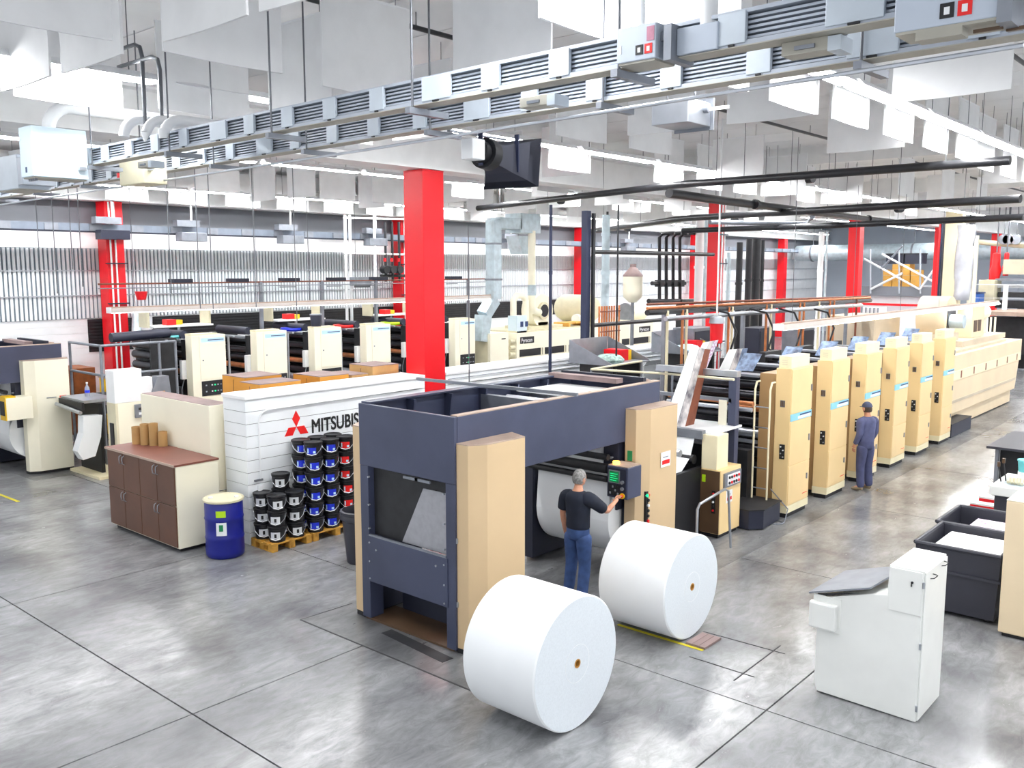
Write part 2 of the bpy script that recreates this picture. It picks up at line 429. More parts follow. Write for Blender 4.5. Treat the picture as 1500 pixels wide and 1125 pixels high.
def join_mesh(dst, mb, smooth=True):
    bm = bmesh.new(); bm.from_mesh(dst.data)
    tmp = bpy.data.meshes.new('tmp'); tmp.from_pydata([tuple(v) for v in mb.v], [], mb.f); bm.from_mesh(tmp); bm.to_mesh(dst.data); bm.free(); bpy.data.meshes.remove(tmp)
    dst.data.polygons.foreach_set('use_smooth', [True] * len(dst.data.polygons))
def ellipsoid(c, r, basis=None, n=20, k=14, warp=None):
    mb = MB(); vs_ = []
    for j in range(k + 1):
        t = math.pi * j / k
        for i in range(n):
            u = 2 * math.pi * i / n; p = Vector((math.sin(t) * math.cos(u), math.sin(t) * math.sin(u), math.cos(t)))
            if warp: p = warp(p)
            p = Vector((p.x * r[0], p.y * r[1], p.z * r[2]))
            if basis: p = basis @ p
            vs_.append(Vector(c) + p)
    return mb.add(vs_, [(j * n + i, (j + 1) * n + i, (j + 1) * n + (i + 1) % n, j * n + (i + 1) % n) for j in range(k) for i in range(n)])
def person(label, loc, rotz, J, mats, cap=False, sleeves='short'):
    """J: joints in metres, figure faces local -Y, its right hand on local -X."""
    t = thing('person', label, 'person', (0, 0, 0))
    V = lambda k: Vector(J[k])
    mid = lambda a, b, s=.5: tuple(V(a).lerp(V(b), s))
    body = []
    body.append([(V('pelvis'), (.135, .1)), (V('waist'), (.125, .095)), (V('chest'), (.15, .105)), (V('neck0'), (.075, .07)), (V('neck1'), (.056, .056)), (V('head'), (.06, .07))])
    for s in 'lr':
        body.append([(V('chest'), .1), (V('sh' + s), .068), (mid('sh' + s, 'el' + s), .052), (V('el' + s), .042), (mid('el' + s, 'wr' + s, .4), .04), (V('wr' + s), .028), (V('ha' + s), (.038, .02))])
        body.append([(V('pelvis'), .1), (V('hip' + s), .085), (mid('hip' + s, 'kn' + s), .078), (V('kn' + s), .056), (mid('kn' + s, 'an' + s, .35), .056), (V('an' + s), .04), (V('to' + s), .035)])
    b = limb_mesh(body, 'body', mats['skin'], t)
    # head with jaw, nose, ears; looks along J['look']
    look = Vector(J['look']).normalized(); sx = Vector((0, 0, 1)).cross(look).normalized(); uz = look.cross(sx)
    Bm = Matrix((sx, look, uz)).transposed()
    hc = V('head') + uz * .07
    def wp(p):
        q = p.copy()
        if q.z < 0: q.x *= 1 + .22 * q.z; q.y = q.y * (1 + .1 * q.z) + .08 * -q.z * max(0, p.y)
        return q
    join_mesh(b, ellipsoid(hc, (.078, .098, .118), Bm, warp=wp))
    join_mesh(b, ellipsoid(hc + look * .1 - uz * .015, (.014, .02, .026), Bm, 10, 8))
    for e in (-1, 1): join_mesh(b, ellipsoid(hc + sx * e * .08 - uz * .01 - look * .005, (.012, .022, .034), Bm, 10, 8))
    join_mesh(b, ellipsoid(hc + look * .088 - uz * .062, (.026, .012, .008), Bm, 10, 6))
    for e in (-1, 1):
        ey = bpy.data.meshes.new('eye'); m = ellipsoid(hc + look * .086 + sx * e * .03 + uz * .012, (.012, .008, .007), Bm, 10, 6); build(m, 'eye', 'text_black', t, True)
    # hands: palm plus five fingers
    for s in 'lr':
        w, h = V('wr' + s), V('ha' + s); d = (h - w).normalized(); n = Vector(J['palm' + s]).normalized(); n = (n - d * n.dot(d)).normalized(); a = d.cross(n)
        th = 1 if (a.dot(Vector(J['thumb' + s])) > 0) else -1
        base = h + d * .005; c = J.get('curl' + s, .5)
        chs = []
        for i in range(4):
            o_ = base + a * th * (.03 - i * .02); L = (.034, .038, .036, .028)[i]
            p1 = o_ + d * .035; p2 = p1 + (d * math.cos(c) + n * math.sin(c)) * L; p3 = p2 + (d * math.cos(2 * c) + n * math.sin(2 * c)) * L * .8
            f = limb_mesh([[(o_, .0095), (p1, .009), (p2, .008), (p3, .0065)]], 'finger', mats['skin'], None, 1)
            mm = MB(); mm.add([v.co.copy() for v in f.data.vertices], [tuple(p.vertices) for p in f.data.polygons]); bpy.data.objects.remove(f); join_mesh(b, mm)
        o_ = w + d * .03 + a * th * .022; p1 = o_ + (a * th * .7 + d * .7) * .035; p2 = p1 + (d * .8 + a * th * .35 + n * .4) * .032
        f = limb_mesh([[(o_, .012), (p1, .0105), (p2, .008)]], 'thumb', mats['skin'], None, 1)
        mm = MB(); mm.add([v.co.copy() for v in f.data.vertices], [tuple(p.vertices) for p in f.data.polygons]); bpy.data.objects.remove(f); join_mesh(b, mm)
    # clothing
    up = Vector((0, 0, 1))
    def pieces(name, mat, chains, sub=2):
        o = limb_mesh([chains[0]], name, mat, t, sub)
        for ch in chains[1:]:
            f = limb_mesh([ch], name + '_piece', mat, None, sub); mm = MB(); mm.add([v.co.copy() for v in f.data.vertices], [tuple(p.vertices) for p in f.data.polygons]); bpy.data.objects.remove(f); join_mesh(o, mm)
        return o
    sh = [[(V('pelvis') + Vector((0, 0, .02)), (.185, .145)), (V('pelvis') + Vector((0, 0, .1)), (.185, .145)), (V('waist') + Vector((0, 0, .04)), (.182, .142)), (V('chest'), (.205, .148)), (V('chest') + Vector((0, 0, .1)), (.215, .14)), (V('neck0') + Vector((0, 0, -.02)), (.15, .11)), (V('neck0') + Vector((0, 0, .015)), (.075, .075))]]
    for s in 'lr':
        inn = V('sh' + s) * .28 + Vector((V('chest').x, V('chest').y, V('sh' + s).z - .01)) * .72
        if sleeves == 'short': sh.append([(inn, .115), (V('sh' + s), .108), (mid('sh' + s, 'el' + s, .35), .092), (mid('sh' + s, 'el' + s, .65), .086), (mid('sh' + s, 'el' + s, .88), .082)])
        else: sh.append([(inn, .115), (V('sh' + s), .106), (mid('sh' + s, 'el' + s, .4), .08), (V('el' + s), .068), (mid('el' + s, 'wr' + s, .5), .06), (mid('el' + s, 'wr' + s, .95), .048)])
    pieces('shirt', mats['shirt'], sh)
    tr = [[(V('waist') + Vector((0, 0, -.02)), (.17, .132)), (V('pelvis') + Vector((0, 0, .06)), (.176, .138)), (V('pelvis') + Vector((0, 0, -.03)), (.184, .145)), (V('pelvis') + Vector((0, 0, -.12)), (.165, .125))]]
    for s in 'lr': tr.append([(V('hip' + s) + Vector((0, 0, .06)), .11), (V('hip' + s) + Vector((0, 0, -.04)), .118), (mid('hip' + s, 'kn' + s, .5), .104), (V('kn' + s), .086), (mid('kn' + s, 'an' + s, .4), .084), (mid('kn' + s, 'an' + s, .75), .08), (mid('kn' + s, 'an' + s, 1.08), .08)])
    pieces('trousers', mats['trousers'], tr)
    bl = MB(); wz = V('waist') + Vector((0, 0, -.105))
    for s in 'lr':
        an, to = V('an' + s), V('to' + s); fd = (to - an); fd.z = 0; fd = fd.normalized()
        z0 = 0.004
        shoe = limb_mesh([[(an - fd * .05 + Vector((0, 0, -.02)), (.045, .045)), (Vector((an.x, an.y, z0 + .05)) + fd * .06, (.05, .042)), (Vector((an.x, an.y, z0 + .035)) + fd * .15, (.05, .032)), (Vector((an.x, an.y, z0 + .03)) + fd * .2, (.035, .026))]], 'shoe', mats['shoe'], t)
    # hair / cap
    def hw(p):
        q = p.copy(); return q
    if not cap:
        m = ellipsoid(hc + uz * .012 - look * .012, (.086, .1, .118), Bm, 24, 16)
        keep = []
        for f in m.f:
            c_ = sum((Vector(m.v[i]) for i in f), Vector()) / len(f) - hc; l, u_ = c_.dot(look), c_.dot(uz)
            if (l < .035 and u_ > -.075 + max(0, l + .02) * 1.2) or u_ > .075: keep.append(f)
        m.f = keep; build(m, 'hair', mats['hair'], t, True)
    else:
        m = ellipsoid(hc - uz * .01 - look * .008, (.083, .1, .112), Bm, 24, 16)
        m.f = [f for f in m.f if (lambda c_: c_.dot(look) < .01 and -.075 < c_.dot(uz) < .05)(sum((Vector(m.v[i]) for i in f), Vector()) / len(f) - hc)]
        build(m, 'hair', mats['hair'], t, True)
        m = ellipsoid(hc + uz * .03 - look * .004, (.092, .108, .105), Bm, 24, 16)
        m.f = [f for f in m.f if (sum((Vector(m.v[i]) for i in f), Vector()) / len(f) - hc).dot(uz) > .032]
        cp = build(m, 'cap', mats['cap'], t, True)
        br = MB(); pts = []
        for i in range(9):
            u_ = -1 + i / 4; pts.append(hc + look * (.09 + .075 * math.sqrt(max(0, 1 - u_ * u_))) + sx * u_ * .07 + uz * (.04 - .012 * (1 - u_ * u_)))
        n_ = len(pts); br.add(pts + [p - uz * .008 for p in pts], [tuple(range(n_)), tuple(range(2 * n_ - 1, n_ - 1, -1))] + [(i, n_ + i, n_ + (i + 1) % n_, (i + 1) % n_) for i in range(n_)])
        build(br, 'cap_brim', mats['cap'], t, True)
    t.location = loc; t.rotation_euler = (0, 0, rotz)
    return t
def std(dx=0):
    return dict(pelvis=(0, 0, .93), waist=(0, .0, 1.1), chest=(0, .01, 1.33), neck0=(0, .01, 1.49), neck1=(0, 0, 1.54), head=(0, -.01, 1.58), look=(0, -1, -.05),
                shl=(.2, .01, 1.41), shr=(-.2, .01, 1.41), hipl=(.095, 0, .88), hipr=(-.095, 0, .88), knl=(.11, -.02, .49), knr=(-.11, -.02, .49), anl=(.12, .02, .09), anr=(-.12, .02, .09), tol=(.14, -.12, .05), tor=(-.14, -.12, .05))
# man at the control box: faces the box (towards +Y, a little +X); built facing -Y then turned
J = std()
J.update(look=(-.12, -1, -.22), ell=(.235, .03, 1.16), wrl=(.25, -.04, .92), hal=(.25, -.07, .84), elr=(-.27, -.27, 1.2), wrr=(-.23, -.51, 1.27), har=(-.21, -.595, 1.3),
         palml=(-1, 0, 0), thumbl=(0, -1, 0), curll=.35, palmr=(0, 0, -1), thumbr=(1, 0, 0), curlr=.12, knl=(.12, -.03, .49), anl=(.15, .0, .09), knr=(-.12, .0, .49), anr=(-.16, .12, .09), tol=(.19, -.13, .05), tor=(-.2, -.02, .05))
m1 = aty(905, 732, 10.06)
person('man in dark t-shirt and jeans seen from behind, touching the control box', (-6.98, 9.36, 0), math.pi, J, dict(skin='skin', shirt='tshirt', trousers='jeans', shoe='shoe', hair='hair_grey'))
J = std()
J.update(look=(-.1, -1, -.08), ell=(.23, .03, 1.15), wrl=(.225, -.08, .93), hal=(.22, -.1, .86), elr=(-.23, .02, 1.15), wrr=(-.22, -.1, .94), har=(-.21, -.14, .87),
         palml=(-1, 0, 0), thumbl=(0, -1, 0), curll=.4, palmr=(1, 0, 0), thumbr=(0, -1, 0), curlr=.4)
person('man in grey blue work clothes and cap standing before the third unit', (-6.28, 17.9, 0), -math.pi / 2 - .35, J, dict(skin='skin', shirt='work_shirt', trousers='work_trousers', shoe='shoe_tan', hair='hair_brown', cap='cap'), cap=True, sleeves='long')

# ================================================================ paper rolls
def paper_roll(label, x0, x1, y, r, rot=0.0, z=None):
    zc = r if z is None else z
    t = thing('paper_roll', label, 'paper roll', ((x0 + x1) / 2, y, zc - r), 'big white paper rolls')
    c = (0, y, zc); core = .045
    mb = MB().lathe([(core, x0 + .01), (r - .012, x0), (r, x0 + .012), (r, x1 - .012), (r - .012, x1), (core, x1)], c, 72, 'x')
    mb.f = mb.f[:-2]
    build(mb, 'paper', 'paper', t, True)
    e = MB().lathe([(core, x1 + .001), (r - .014, x1 + .001), (r - .014, x1 + .0025), (core, x1 + .0025)], c, 72, 'x'); e.f = e.f[:-2]
    build(e, 'wound_end', 'paper_end', t)
    for rr in (r * .28,):
        e = MB().lathe([(rr, x1 + .0026), (rr + .004, x1 + .0026), (rr + .004, x1 + .004), (rr, x1 + .004)], c, 48, 'x'); e.f = e.f[:-2]
        build(e, 'wind_ring', 'paper', t)
    e = MB().lathe([(core * .72, x0), (core * 1.0, x0), (core, x1 + .006), (core * .72, x1 + .006), (core * .7, x0)], c, 24, 'x'); e.f = e.f[:-2]
    build(e, 'core_tube', 'kraft', t, True)
    return t
paper_roll('big white paper roll nearest the camera on the open floor', -5.82, -4.93, 6.62, .655)
paper_roll('white paper roll standing on the yellow floor line behind the nearest roll', -6.12, -5.2, 9.25, .63)
# worn wooden chock by the second roll
ch = thing('wooden_chock', 'short worn wooden board on the floor by the yellow line', 'board', (-5.0, 9.2, 0))
for i in range(3): bx('plank', 'dusty_top', ch, -5.14 + i * .085, -5.06 + i * .085, 9.03, 9.42, 0.004, .03)

# ================================================================ roll stand (web unwinder)
def unwinder(xf, y0, cov, covd, label, near=True, Lw=4.29, W=1.65):
    t = thing('roll_stand', label, 'roll stand', (xf - W / 2, y0 + Lw / 2, 0))
    xb, y1 = xf - W, y0 + Lw; z0, z1, th = 1.98, 2.75, .05
    bx('front_panel', 'navy', t, xb, xf, y0, y0 + th, z0, z1, bev=.008)
    bx('side_panel', 'navy', t, xf - th, xf, y0 + th, y1, z0, z1, bev=.008)
    bx('side_panel', 'navy', t, xb, xb + th, y0 + th, y1, z0, z1, bev=.008)
    bx('rear_panel', 'navy', t, xb + th, xf - th, y1 - th, y1, z0, z1)
    bx('top_rim', 'navy', t, xb, xb + .16, y0 + th, y1, z1, z1 + .02)
    bx('top_rim', 'tan_top', t, xf - .1, xf, y0 + th, y1, z1, z1 + .012)
    for k in range(5):
        yy = y0 + .75 + k * .68
        build(MB().prism([(z0 + .1, xb + th), (z1 - .02, xb + th), (z1 - .02, xb + .2), (z0 + .1, xb + .1)], yy, yy + .03, 'y'), 'gusset', 'navy', t)
    bx('inner_ledge', 'steel_dull', t, xb + th, xb + .3, y0 + th, y1 - th, z0 + .2, z0 + .24)
    for yy in (y0 + 2.5, y0 + 3.05): cy('idler_roller', 'steel', t, (xb + .25, yy, z1 - .2), (xf - th, yy, z1 - .2), .07)
    bx('cross_bar', 'steel_dull', t, xb + .1, xf - th, y0 + 2.1, y0 + 2.2, z1 - .35, z1 - .1)
    bx('top_sheet', 'white', t, xb + .2, xf - .12, y0 + 2.75, y1 - .5, z1 - .12, z1 - .1)
    bx('top_channel', 'dusty_top', t, xb + .05, xf - .35, y1 - .62, y1 - .45, z1 - .01, z1 + .06)
    bx('top_channel', 'navy_dark', t, xb + .05, xf - .1, y1 - .3, y1 - .22, z1 + .0, z1 + .07)
    bx('top_channel', 'tan_top', t, xb + .5, xf - .12, y1 - .2, y1 - .1, z1, z1 + .03)
    # front lower frame
    for (a, b) in ((xb, xb + .15), (xf - .15, xf)):
        bx('post', 'navy', t, a, b, y0 + .005, y0 + .22, 0.03, z0, bev=.006)
        bx('rear_post', 'navy_dark', t, a, b, y1 - .5, y1 - .05, 0.03, z0)
    bx('lower_panel', 'navy', t, xb + .12, xf - .12, y0 - .008, y0 + .02, .52, 1.1, bev=.004)
    bx('screen_backing', 'soot', t, xb + .13, xf - .13, y0 + .1, y0 + .115, 1.1, z0)
    build(MB().prism([(1.11, xf - .98), (1.11, xf - .16), (1.83, xf - .16), (1.83, xf - .6)], y0 + .085, y0 + .1, 'y'), 'mesh_screen', 'mesh_grey', t)
    for xx in (xb, xf - .04): bx('inner_side', 'navy_dark', t, xx, xx + .04, y0 + .22, y0 + 1.0, .03, z0)
    bx('screen_edge', 'steel_dull', t, xb + .15, xf - .15, y0 - .002, y0 + .03, 1.09, 1.12)
    for (a, b) in ((xb + .8, xb + 1.05), (xf - .65, xf - .4)): bx('hanger_bracket', 'steel_dull', t, a, b, y0 - .004, y0 + .02, z0 - .05, z0 - .02)
    bx('sill', 'brown_panel', t, xb + .05, xf - .05, y0 + .02, y0 + .5, 0.004, .03)
    bx('inner_floor_beam', 'navy_dark', t, xb + .2, xf - .2, y0 + .5, y0 + .6, .03, .4)
    for xx in (xb + .17, xf - .17):
        for zz in (.56, .78, 1.02, 1.2, 1.5, 1.85): cy('bolt', 'steel', t, (xx, y0 + .01, zz), (xx, y0 - .016, zz), .012, 8)
    for (xx, zz) in ((xb + .3, .95), (xf - .3, .98)): cy('bolt', 'steel', t, (xx, y0, zz), (xx, y0 - .02, zz), .014, 8)
    # chamfered end covers
    def cover(xa, s, ya, yb, nm, zt=2.44):
        P = [(xa, ya), (xa + s * .17, ya + .01), (xa + s * .29, ya + .2), (xa + s * .31, yb - .12), (xa, yb)]
        if s < 0: P = P[::-1]
        o = build(MB().prism(P, .06, zt), nm, cov, t, bev=.006)
        build(MB().prism(P, zt, zt + .012), 'cover_top', 'tan_top', o)
        Q = [(xa + (p[0] - xa) * .92, p[1]) for p in P]
        build(MB().prism(Q, 0.003, .06), 'toe_plate', 'black', o)
        return o
    ca = cover(xf, 1, y0 + .03, y0 + .98, 'end_cover')
    cb = cover(xf, 1, y0 + 3.4, y0 + 4.4, 'end_cover')
    cover(xb, -1, y0 + .03, y0 + .98, 'end_cover'); cover(xb, -1, y0 + 3.4, y0 + 4.4, 'end_cover')
    for zz in (.55, 1.3): bx('hinge', 'steel', ca, xf + .0, xf + .02, y0 + .015, y0 + .04, zz, zz + .06)
    # loaded reel between the rear posts
    rx0, rx1, rr, rc, ry = xb + .26, xf - .09, .58, .86, y0 + 3.72
    build(MB().lathe([(.05, rx0), (rr, rx0), (rr, rx1), (.05, rx1)], (0, ry, rc), 56, 'x'), 'loaded_reel', 'paper', t, True)
    build(MB().sheet((rx0, ry - rr - .002, rc), (rx1, ry - rr - .002, rc), (rx1, ry - rr + .05, 1.47), (rx0, ry - rr + .05, 1.47), .004), 'paper_web', 'paper', t)
    build(MB().sheet((rx0, ry - rr + .06, 1.5), (rx1, ry - rr + .06, 1.5), (rx1, ry - .1, 2.0), (rx0, ry - .1, 2.0), .004), 'paper_web', 'paper', t)
    for (zz, r_) in ((1.47, .045), (1.62, .07), (1.78, .045)): cy('guide_roller', 'black', t, (xb + .1, ry - rr, zz), (xf - .1, ry - rr, zz), r_)
    cy('reel_chuck', 'roller_dark', t, (rx1, ry, rc), (xf - .02, ry, rc), .09); cy('reel_chuck', 'roller_dark', t, (xb + .05, ry, rc), (rx0, ry, rc), .09)
    bx('reel_arm', 'navy_dark', t, xf - .09, xf - .02, ry - .25, ry + .25, .25, 1.9); bx('reel_arm', 'navy_dark', t, xb + .05, xb + .2, ry - .6, ry + .25, .05, 1.9)
    bx('inner_column', 'navy_dark', t, xf - .3, xf - .06, y1 - .98, y1 - .8, 1.0, z0)
    bx('sensor', 'white', t, xf - .28, xf - .2, y1 - 1.06, y1 - .98, 1.38, 1.52, bev=.01)
    for zz in (1.3, 1.6, 1.75): cy('bolt', 'steel', t, (xf - .15, y1 - .98, zz), (xf - .15, y1 - 1.02, zz), .02, 8)
    return t, cb
uw, cb = unwinder(-7.0, 7.07, 'beige', 'beige_dark', 'dark blue roll stand with beige end covers beside the two white paper rolls')
# details of the nearer roll stand
bx('vent_window', 'green', cb, -6.95, -6.88, 10.455, 10.475, 1.72, 1.86)
def sticker(par, x, y0_, y1_, za, zb):
    s = bx('warning_label', 'white', par, x, x + .004, y0_, y1_, za, zb)
    bx('label_band', 'red_label', s, x + .004, x + .006, y0_ + .03, y1_ - .02, za + .04, za + (zb - za) * .45)
    bx('label_line', 'steel_dull', s, x + .004, x + .006, y0_ + .05, y1_ - .06, za + (zb - za) * .62, za + (zb - za) * .68)
    return s
sticker(cb, -6.695, 10.93, 11.18, 1.57, 1.79)
bp = bx('button_strip', 'black', cb, -6.77, -6.72, 10.6, 10.7, .8, 1.28)
for i, mm in enumerate(('red_bright', 'soot', 'soot', 'white', 'soot', 'red_bright', 'led_green')):
    zz = .85 + min(i, 5) * .075; yy = 10.65 if i < 6 else 10.62
    cy('push_button', mm, bp, (-6.73, yy, zz), (-6.7, yy, zz), .022, 10)
cbx = thing('control_box', 'dark blue control box with green screen mounted on the roll stand', 'control panel', (-6.87, 10.25, 1.25))
bd = build(MB().prism([(1.26, -7.04), (1.26, -6.7), (1.70, -6.7), (1.70, -7.04)], 10.1, 10.44, 'y'), 'housing', 'navy', cbx, bev=.012)
bx('lid', 'tan_top', cbx, -7.03, -6.71, 10.11, 10.43, 1.70, 1.712)
bx('face_plate', 'navy_dark', cbx, -7.02, -6.73, 10.09, 10.1, 1.28, 1.68)
sb = bx('screen_bezel', 'steel', cbx, -7.0, -6.82, 10.08, 10.095, 1.47, 1.65); bx('screen', 'screen_green', sb, -6.985, -6.835, 10.074, 10.08, 1.485, 1.635)
for i in range(4): bx('screen_line', 'led_green', sb, -6.97, -6.87 + .02 * (i % 2), 10.072, 10.074, 1.51 + i * .03, 1.515 + i * .03)
kp = bx('keypad', 'black', cbx, -7.0, -6.82, 10.082, 10.092, 1.3, 1.45)
for i in range(4):
    for j in range(3): bx('key', 'steel' if (i + j) % 3 == 0 else 'soot', kp, -6.985 + i * .042, -6.96 + i * .042, 10.076, 10.082, 1.315 + j * .045, 1.345 + j * .045)
cy('dial', 'steel', cbx, (-6.775, 10.09, 1.5), (-6.775, 10.06, 1.5), .024); cy('dial', 'steel_dull', cbx, (-6.775, 10.09, 1.41), (-6.775, 10.06, 1.41), .024)
cy('stop_ring', 'yellow', cbx, (-6.775, 10.09, 1.31), (-6.775, 10.075, 1.31), .04); cy('stop_button', 'red_bright', cbx, (-6.775, 10.075, 1.31), (-6.775, 10.05, 1.31), .02)
bx('mounting_arm', 'navy_dark', cbx, -6.97, -6.85, 10.44, 10.475, 1.35, 1.6)
cy('beacon', 'lens_amber', thing('amber_beacon', 'small orange dome lamp on top of the dark control box', 'lamp', (-6.96, 10.2, 1.712)), (-6.96, 10.2, 1.712), (-6.96, 10.2, 1.75), .05)
# long bar lying over the roll stand and a bent handrail at its far end
tag(build(MB().box(-.02, .02, -1.35, 1.35, -.02, .02), 'guide_bar', 'steel_dull'), 'long grey steel bar lying across the top of the roll stand', 'bar')
gb = bpy.data.objects['guide_bar']; a, b = atz(611, 555, 2.86), atz(846, 578, 2.86); gb.location = (a + b) / 2; dd = b - a
gb.rotation_euler = (0, 0, math.atan2(dd.y, dd.x) - math.pi / 2); gb.scale = (1, dd.length / 2.7, 1)
for k in (-.45, .45):
    p = (a + b) / 2 + dd * k * .8
tag(tb('bent_handrail', 'steel', None, [(-6.55, 11.75, .0), (-6.55, 11.75, .82), (-6.53, 11.78, .9), (-6.5, 12.5, 1.0), (-6.5, 12.62, .95), (-6.5, 12.75, 0)], .02), 'bent chrome tube rail beside the rear cover of the roll stand', 'rail')

uwL, cL = unwinder(-20.42, 4.16, 'cream', 'cream_dark', 'dark blue roll stand with cream cover at the left edge behind the aisle')
bx('cover_print', 'steel_dull', cL, -20.108, -20.1, 7.95, 8.15, 1.625, 1.64); bx('cover_mark', 'red_label', cL, -20.108, -20.1, 8.22, 8.36, 1.615, 1.655)
lb = thing('side_control_box', 'cream control box with yellow edge on the left roll stand', 'control panel', (-20.1, 7.35, 1.25))
bx('housing', 'cream', lb, -20.35, -20.0, 7.1, 7.62, 1.25, 1.72, bev=.01); bx('rim', 'yellow', lb, -20.3, -19.995, 7.085, 7.1, 1.25, 1.74); bx('lid', 'yellow', lb, -20.3, -20.02, 7.1, 7.3, 1.72, 1.75); bx('screen', 'soot', lb, -20.3, -20.05, 7.08, 7.085, 1.35, 1.65)

# ================================================================ printing units of the two presses
def press_unit(cm, pm, H, label, left=False):
    t = thing('printing_unit', label, 'press unit', (0, 0, 0), 'printing units of the left press' if left else 'printing units of the right press')
    cd = .28
    bx('cabinet', cm, t, -cd, 0, 0, .9, .22, H, bev=.008)
    bx('plinth', pm, t, -cd - .005, .005, -.005, .905, .09, .22)
    bx('toe_plate', 'black', t, -cd + .02, -.03, .03, .87, 0, .09)
    if not left:
        d = bx('door', cm, t, 0, .012, .015, .885, .245, .93, bev=.004); bx('handle', 'steel_dull', d, .012, .03, .76, .79, .6, .7); bx('mark', 'red_label', d, .012, .015, .62, .82, .34, .352)
        d = bx('door', cm, t, 0, .012, .015, .885, .945, 1.72, bev=.004); bx('handle', 'steel_dull', d, .012, .03, .79, .82, 1.3, 1.42)
        d = bx('door', cm, t, 0, .012, .015, .885, 1.87, H - .02, bev=.004); bx('handle', 'steel_dull', d, .012, .03, .82, .85, 2.2, 2.32)
        st = bx('name_strip', 'lightblue', t, 0, .015, .015, .885, 1.735, 1.855); bx('strip_print', 'white', st, .015, .017, .3, .84, 1.75, 1.8); bx('strip_line', 'navy_text', st, .015, .018, .38, .86, 1.805, 1.83)
        o = bx('top_box', pm, t, -cd + .02, -.03, .05, .82, H, H + .21, bev=.006)
        for i in range(3): bx('vent_slot', 'cream_dark', o, -.2, -.1, .045, .05, H + .06 + i * .035, H + .075 + i * .035)
        v = bx('vent_grille', 'steel_dull', t, -.185, -.1, -.006, 0, 1.98, 2.1)
        for i in range(3): bx('slot', 'brown_panel', v, -.18 + i * .028, -.162 + i * .028, -.01, -.006, 1.99, 2.09)
        b = bx('button_panel', 'black', t, -.165, -.07, -.02, 0, 1.06, 1.32, bev=.004)
        for i in range(4):
            for j in range(2): cy('button', ('soot', 'steel', 'soot', 'white')[(i + j) % 4], b, (-.14 + j * .045, -.02, 1.1 + i * .06), (-.14 + j * .045, -.03, 1.1 + i * .06), .014, 8)
    else:
        d = bx('door', cm, t, 0, .012, .2, .885, 1.74, H - .02, bev=.004); cy('lock', 'steel_dull', d, (.01, .28, 2.2), (.02, .28, 2.2), .02, 8)
        d = bx('door', cm, t, 0, .012, .2, .885, .25, 1.3, bev=.004)
        st = bx('name_strip', 'sky_strip', t, .012, .016, .24, .86, H - .17, H - .07); bx('strip_line', 'navy_text', st, .016, .019, .42, .84, H - .13, H - .11)
        b = bx('control_panel', 'black', t, 0, .02, .22, .87, 1.34, 1.7, bev=.004)
        for i in range(7):
            for j in range(2): bx('switch', ('steel', 'soot', 'white', 'led_green', 'steel', 'steel_dull', 'steel')[i], b, .02, .028, .31 + i * .078, .345 + i * .078, 1.43 + j * .15, 1.46 + j * .15)
        bx('top_edge', 'yellow' if False else 'plinth_beige', t, -cd + .0, -.02, .0, .7, H, H + .04)
        bx('lock_plate', 'steel_dull', t, -.06, -.03, -.008, 0, 1.1, 1.25)
        w = bx('junction_box', 'white', t, -.42, -.3, -.1, .06, 1.75, 2.2, bev=.01); tb('cable', 'steel_dull', w, [(-.36, -.02, 1.75), (-.36, -.1, 1.5), (-.4, -.05, 1.2)], .012)
        cy('rail_post', 'steel', t, (-.55, -.45, .4), (-.55, -.45, H - .1), .03)
        bx('rail_top', 'steel', t, -.58, -.3, -.48, -.42, H - .12, H - .08)
    # press body behind the cabinet
    bx('side_frame', 'beige_dark' if not left else 'soot', t, -.62, -cd - .005, .08, .84, .12, H - .12)
    bx('side_frame', 'soot', t, -2.35, -2.2, .05, .85, .12, H - .1)
    bx('lower_body', 'soot', t, -2.2, -.62, .25, .75, .05, .9)
    bx('rear_body', 'black', t, -2.2, -.62, .55, .8, .9, H - .35)
    for (yy, zz, r, mm) in ((.3, 1.1, .14, 'roller_dark'), (.18, 1.42, .09, 'steel'), (.34, 1.62, .12, 'roller_dark'), (.2, 1.88, .07, 'copper'), (.34, 2.08, .1, 'roller_dark'), (.22, 2.3, .08, 'roller_dark'), (.5, 2.5 if left else 2.38, .1, 'roller_dark')):
        cy('roller', mm, t, (-2.2, yy, zz), (-.62, yy, zz), r)
    bx('fountain_cover', 'steel_dull', t, -2.2, -.62, .02, .3, H - .2, H - .16)
    bx('cross_tie', 'steel_dull', t, -2.2, -.62, .02, .07, 1.26, 1.32)
    # ink tray sheets above the unit
    if not left: build(MB().sheet((-1.1, .05, H - .1), (-.75, .05, H - .1), (-.7, .3, H + .2), (-1.05, .3, H + .2), .006), 'splash_sheet', 'blue_sheet', t)
    else: cy('blanket_roll', 'navy_dark', t, (-1.9, .1, H + .0), (-.5, .1, H + .0), .1)
    return t
un = press_unit('unit_beige', 'plinth_beige', 2.66, 'a')
LR = ['tall beige printing unit nearest the camera with ladder beside it', 'second beige printing unit from the ladder', 'third beige printing unit, behind the man in the cap', 'fourth beige printing unit, just past the man in the cap', 'fifth beige printing unit, second from the long oven', 'sixth beige printing unit, standing against the long oven']
for k in range(6):
    o = un if k == 0 else clone(un)
    o.location = (-6.56, 14.92 + 1.78 * k, 0); o['label'] = LR[k]
ul = press_unit('cream', 'cream_dark', 2.8, 'b', True)
LL = ['cream printing unit at the left end beside the pipe guard rail', 'second cream printing unit from the pipe guard rail', 'third cream printing unit from the pipe guard rail', 'fourth cream printing unit, left of the big red column', 'fifth cream printing unit, half hidden behind the big red column', 'sixth cream printing unit, just right of the big red column']
for k in range(6):
    o = ul if k == 0 else clone(ul)
    o.location = (-19.7, 11.13 + 1.77 * k, 0); o['label'] = LL[k]
